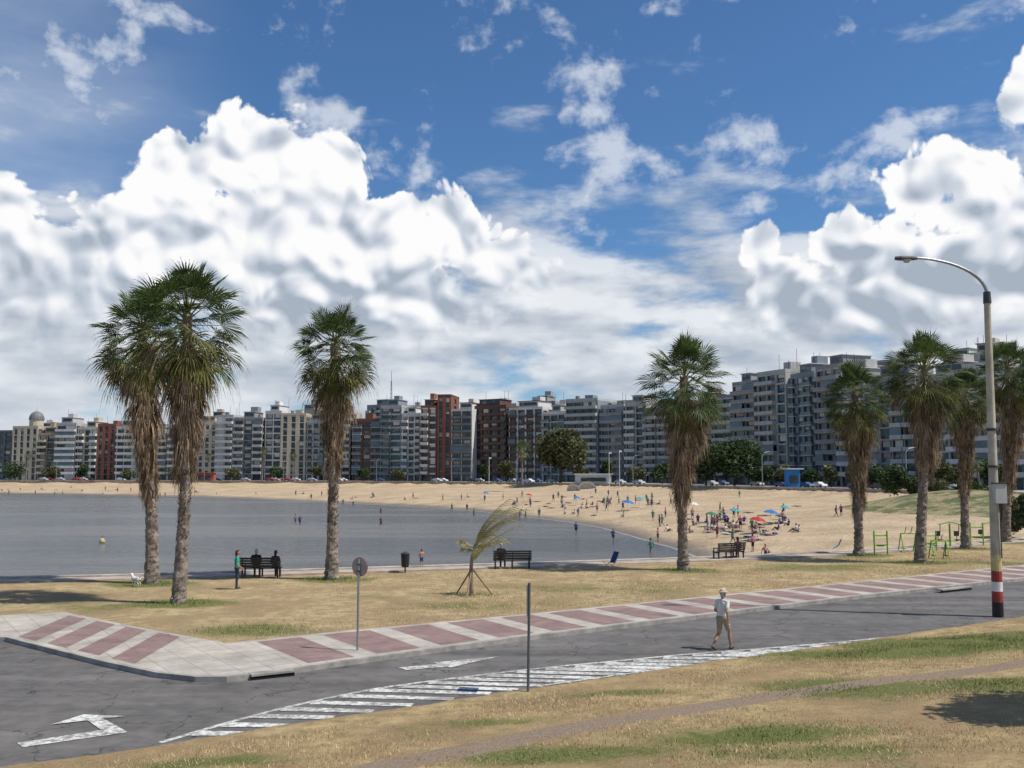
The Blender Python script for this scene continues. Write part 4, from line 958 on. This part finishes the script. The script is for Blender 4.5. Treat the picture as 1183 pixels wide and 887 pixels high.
skm=[sk,sk2]; shirts=[('swim_red',(0.30,0.04,0.04)),('swim_blue',(0.04,0.08,0.24)),('white',(0.60,.57,.52)),('black',(0.02,.02,.025)),('swim_pink',(0.36,0.12,0.17)),('swim_green',(0.04,.16,.12))]
pool=[]
for i,ps in enumerate(['stand','walk','ground','lie','stand','walk','ground','ground','ground','stand']):
    bare=i%3==0; a=shirts[i%6]; b=shirts[(i*2+1)%6]
    pool.append((ps,person(ps,dict(skin=skm[i%2],shirt=skm[i%2] if bare else cl(*a),pants=cl(*b),shoe=skm[i%2],hair=[hair_d,hair_g][i%4==3]),fine=False,voxel=.022,name='beachgoer')))
rr=random.Random(12)
def bpw(x,y,z,ps=None,sc=1.0):
    c=[p for p in pool if (ps is None or p[0]==ps)]; me=rr.choice(c)[1]; place(me,x,y,max(z,-3.45)-.03,rr.uniform(0,6.28),rr.uniform(.92,1.03)*sc,'beachgoer')
def bp(px,py,ps=None,sc=1.0):
    x,y,z=GS(px,py); bpw(x,y,z,ps,sc)
for px,py,ps in [(762,608,'stand'),(769,598,'stand'),(623,598,'walk'),(760,626,'stand'),(966,597,'walk'),(972,596,'stand'),(690,592,'stand'),(800,600,'stand'),(607,600,'walk'),(533,578,'stand'),(560,580,'walk'),(870,637,'stand'),(885,640,'ground'),
    (341,620,'stand'),(346,622,'walk'),(440,600,'stand'),(440,619,'stand')]: bp(px,py,ps)
x,y=G(487,655,.19); place(pool[0][1],x,y,.19,.3,.55,'child')
for i in range(115):
    k=rr.random()
    if k<.6: px,py=rr.gauss(850,36),rr.gauss(606,9)
    else: px,py=rr.gauss(715,55),rr.gauss(582,6)
    x,y,z=GS(px,py)
    if z<-2.9 or py<566 or py>632: continue
    bpw(x,y,z,rr.choice(['ground','ground','ground','lie','lie','stand','walk']))
# people strung along the whole water's edge, some wading
shp=[p for p in resample(SHs,2.0) if 100<p[1]<384 and p[0]>-215]
for i in range(80):
    p=rr.choice(shp); wade=rr.random()<.28
    d=-rr.uniform(1.5,9) if wade else rr.uniform(1.5,9)+rr.expovariate(1/7)
    x,y=p[0]+.72*d,p[1]+.69*d; z=beach_z(x,y)
    if not wade and z<-2.95: continue
    bpw(x,y,z,rr.choice(['stand','walk']) if wade else rr.choice(['ground','ground','lie','stand','walk']))
def parasol(px,py,col,r=1.05,tilt=.15,h=1.9):
    x,y,z=GS(px,py); m=MB(); b=Vector((x,y,z)); tp=b+Vector((tilt*h,0,h)); m.tube([b,tp],.025,M_wh,6)
    vs=[tp+Vector((0,0,.08))];fs=[]; mm=mat('canvas_'+col[0],col[1],.8,.12,3)
    for ring,(rr_,dz) in enumerate(((.55,-.10),(1,-.38))):
        for i in range(16):
            a=i*math.pi/8; k=1 if i%2==0 else .95; vs.append(tp+Vector((math.cos(a)*r*rr_*k,math.sin(a)*r*rr_*k,dz*r-(0.03 if i%2 else 0)-tilt*math.cos(a)*r*rr_)))
    for i in range(16): fs.append((0,1+i,1+(i+1)%16)); fs.append((1+i,17+i,17+(i+1)%16,1+(i+1)%16))
    m.mesh(vs,fs,mm); m.obj('beach_umbrella')
BL=('blue',(0.03,0.15,0.38)); RD=('red',(0.38,0.035,0.035)); TQ=('turquoise',(0.05,0.28,0.32)); GN=('green',(0.03,.16,.08)); WT=('white',(.6,.6,.57))
for a in [(724,590,BL,1.3),(738,586,TQ,.9),(889,606,BL,1.1),(873,616,RD,1.1),(820,608,GN,.9),(847,603,TQ,.9),(665,584,BL,.9),(610,580,RD,.8),(905,600,TQ,.8),(800,594,WT,.8),(560,577,BL,.9)]: parasol(*a)
def tent(px,py,col,w=2.4,h=1.5):
    x,y,z=GS(px,py); m=MB(); mm=mat('canvas_'+col[0],col[1],.8,.12,3); vs=[];fs=[]
    for i in range(7):
        a=i/6*math.pi
        for yy,k in((-.8,1),(.8,.55)): vs.append((x+math.cos(a)*w/2*k,y+yy,z+math.sin(a)*h*k-.02))
    for i in range(6): fs.append((i*2,i*2+1,i*2+3,i*2+2))
    fs.append(tuple(i*2+1 for i in range(7))); m.mesh(vs,fs,mm); m.obj('beach_tent')
tent(678,566,WT,6,2.4); tent(662,567,WT,4.5,2.2)
for px,py,c in [(812,604,BL),(890,618,BL),(840,617,WT),(858,622,GN),(826,598,RD)]:
    x,y,z=GS(px,py); m=MB(); m.cbox((x,y,z+.12),(1.7,.8,.05),mat('canvas_'+c[0],c[1],.8,.12,3),rr.uniform(0,3)); m.cbox((x+.5,y,z+.22),(.35,.5,.16),M_navy,.3); m.obj('beach_towel')
chair(966,634,.19,mat('canvas_turquoise',TQ[1],.8),rot=2.6,sc=.7)
def dog():
    V=Vector; c=[(V((-.16,0,.27)),V((.0,0,.26)),.072,.068,'fur'),(V((0,0,.26)),V((.15,0,.28)),.068,.085,'fur'),(V((.17,0,.31)),V((.26,0,.40)),.06,.045,'fur'),(V((.27,0,.42)),V((.31,0,.42)),.052,.045,'fur'),(V((.33,0,.405)),V((.40,0,.395)),.028,.020,'fur'),(V((.405,0,.40)),V((.408,0,.40)),.012,.012,'dark'),
      (V((-.2,0,.32)),V((-.28,0,.42)),.022,.014,'fur'),(V((.27,.04,.45)),V((.25,.055,.41)),.02,.014,'fur'),(V((.27,-.04,.45)),V((.25,-.055,.41)),.02,.014,'fur')]
    for s in(-.05,.05):
        c+=[(V((.15,s,.24)),V((.14,s,.12)),.032,.02,'fur'),(V((.14,s,.12)),V((.16,s*1.1,.02)),.019,.018,'fur'),(V((-.16,s,.25)),V((-.11,s,.16)),.045,.028,'fur'),(V((-.11,s,.16)),V((-.20,s,.09)),.024,.017,'fur'),(V((-.20,s,.09)),V((-.18,s,.02)),.016,.018,'fur')]
    me=body(c,.009,{'fur':mat('white_fur',(.6,.57,.52),.95,.15,20),'dark':M_dark},'dog'); x,y=G(157,677,.12); place(me,x,y,.12,2.6,1.25,'dog')
dog()
m=MB(); x,y=G(118,627,-3); m.tube([(x,y,-3.1),(x,y,-2.9),(x,y,-2.6),(x,y,-2.45)],[.2,.35,.3,.08],M_ye,10); m.tube([(x,y,-2.45),(x,y,-2.2)],.04,M_met,6); m.obj('buoy')

# ------------------------------------------------------------------ rambla details: cars, lamps, kiosk
def carmesh(i,col):
    m=MB(); P_=mat('car_paint_%d'%i,col,.3,.03,1,spec=.6); prof=[(-2.1,.35),(-2.15,.75),(-1.9,.95),(-1.5,1.0),(-1.0,1.42),(.35,1.45),(1.0,1.0),(1.9,.85),(2.1,.6),(2.1,.35)]
    n=len(prof); vs=[(a,-.85 if b<1.1 else -.68,b) for a,b in prof]+[(a,.85 if b<1.1 else .68,b) for a,b in prof]
    m.mesh(vs,[tuple(range(n)),tuple(range(n,2*n))[::-1]]+[(j,(j+1)%n,n+(j+1)%n,n+j) for j in range(n)],P_)
    for s in(-1,1): m.mesh([(-1.35,s*.83,1.02),(.85,s*.83,1.02),(.3,s*.71,1.38),(-.95,s*.71,1.38)],[(0,1,2,3)],M_gl)
    for a in(-1.35,1.35):
        for s in(-.78,.78): m.tube([(a,s-.1,.33),(a,s+.1,.33)],.33,M_bk,12)
    me=bpy.data.meshes.new('car'); me.from_pydata(m.v,[],m.f); [me.materials.append(q) for q in m.mats]; me.polygons.foreach_set('material_index',m.mi); me.update(); return me
cars=[carmesh(i,c) for i,c in enumerate([(.6,.6,.6),(.03,.03,.035),(.35,.36,.38),(.28,.04,.04),(.05,.08,.18),(.5,.5,.5)])]
for i in range(2,len(rl)-3):
    if rl[i][0]<-260 or rl[i][0]>130: continue
    for dd in(7,11,15):
        if rr.random()<.4:
            x,y=ofs(i,dd); o=place(rr.choice(cars),x,y,1.5,math.atan2(rl[i+1][1]-rl[i][1],rl[i+1][0]-rl[i][0]),1,'parked_car' if dd==15 else 'car')
    if i%4==0:
        x,y=ofs(i,4.5); m=MB(); n_=nrm[i]; m.tube([(x,y,1.5),(x,y,9.5),(x+n_[0]*.8,y+n_[1]*.8,10.4),(x+n_[0]*2.4,y+n_[1]*2.4,10.6)],[.13,.09,.07,.06],M_galv,6); m.mesh(*hexa(Vector((x+n_[0]*2.6,y+n_[1]*2.6,10.55)),1.0,.35,.2),M_met); m.obj('street_lamp')
for px,py,top in [(565,568,528),(704,570,522),(716,571,520)]:
    x,y,z=GS(px,py); m=MB(); m.tube([(x,y,z-.2),(x,y,ZA(px,top,y))],[.08,.05],M_wh,6); m.cbox((x+.35,y,ZA(px,top,y)-.3),(.7,.03,.45),M_wh); m.obj('flagpole')
def kiosk(px,Y,w,h,c1,c2):
    m=MB(); x=XA(px,Y); a=mat('kiosk_'+c1[0],c1[1],.6,.1); b=mat('kiosk_'+c2[0],c2[1],.6,.1)
    m.cbox((x,Y,1.5+h/2),(w,3,h),a); m.cbox((x,Y-1.6,1.5+h*.45),(w*.7,.25,h*.4),M_gl); m.cbox((x,Y-.6,1.5+h+.15),(w+1,5,.28),b); m.obj('kiosk')
kiosk(915,238,3,4.5,('blue',(.03,.2,.5)),('white',(.6,.6,.6))); kiosk(685,322,12,3.0,('white',(.6,.6,.6)),('white',(.6,.6,.6))); kiosk(235,412,10,3.4,('red',(.35,.1,.08)),('red',(.35,.1,.08)))
print('DONE objs',len(bpy.data.objects))
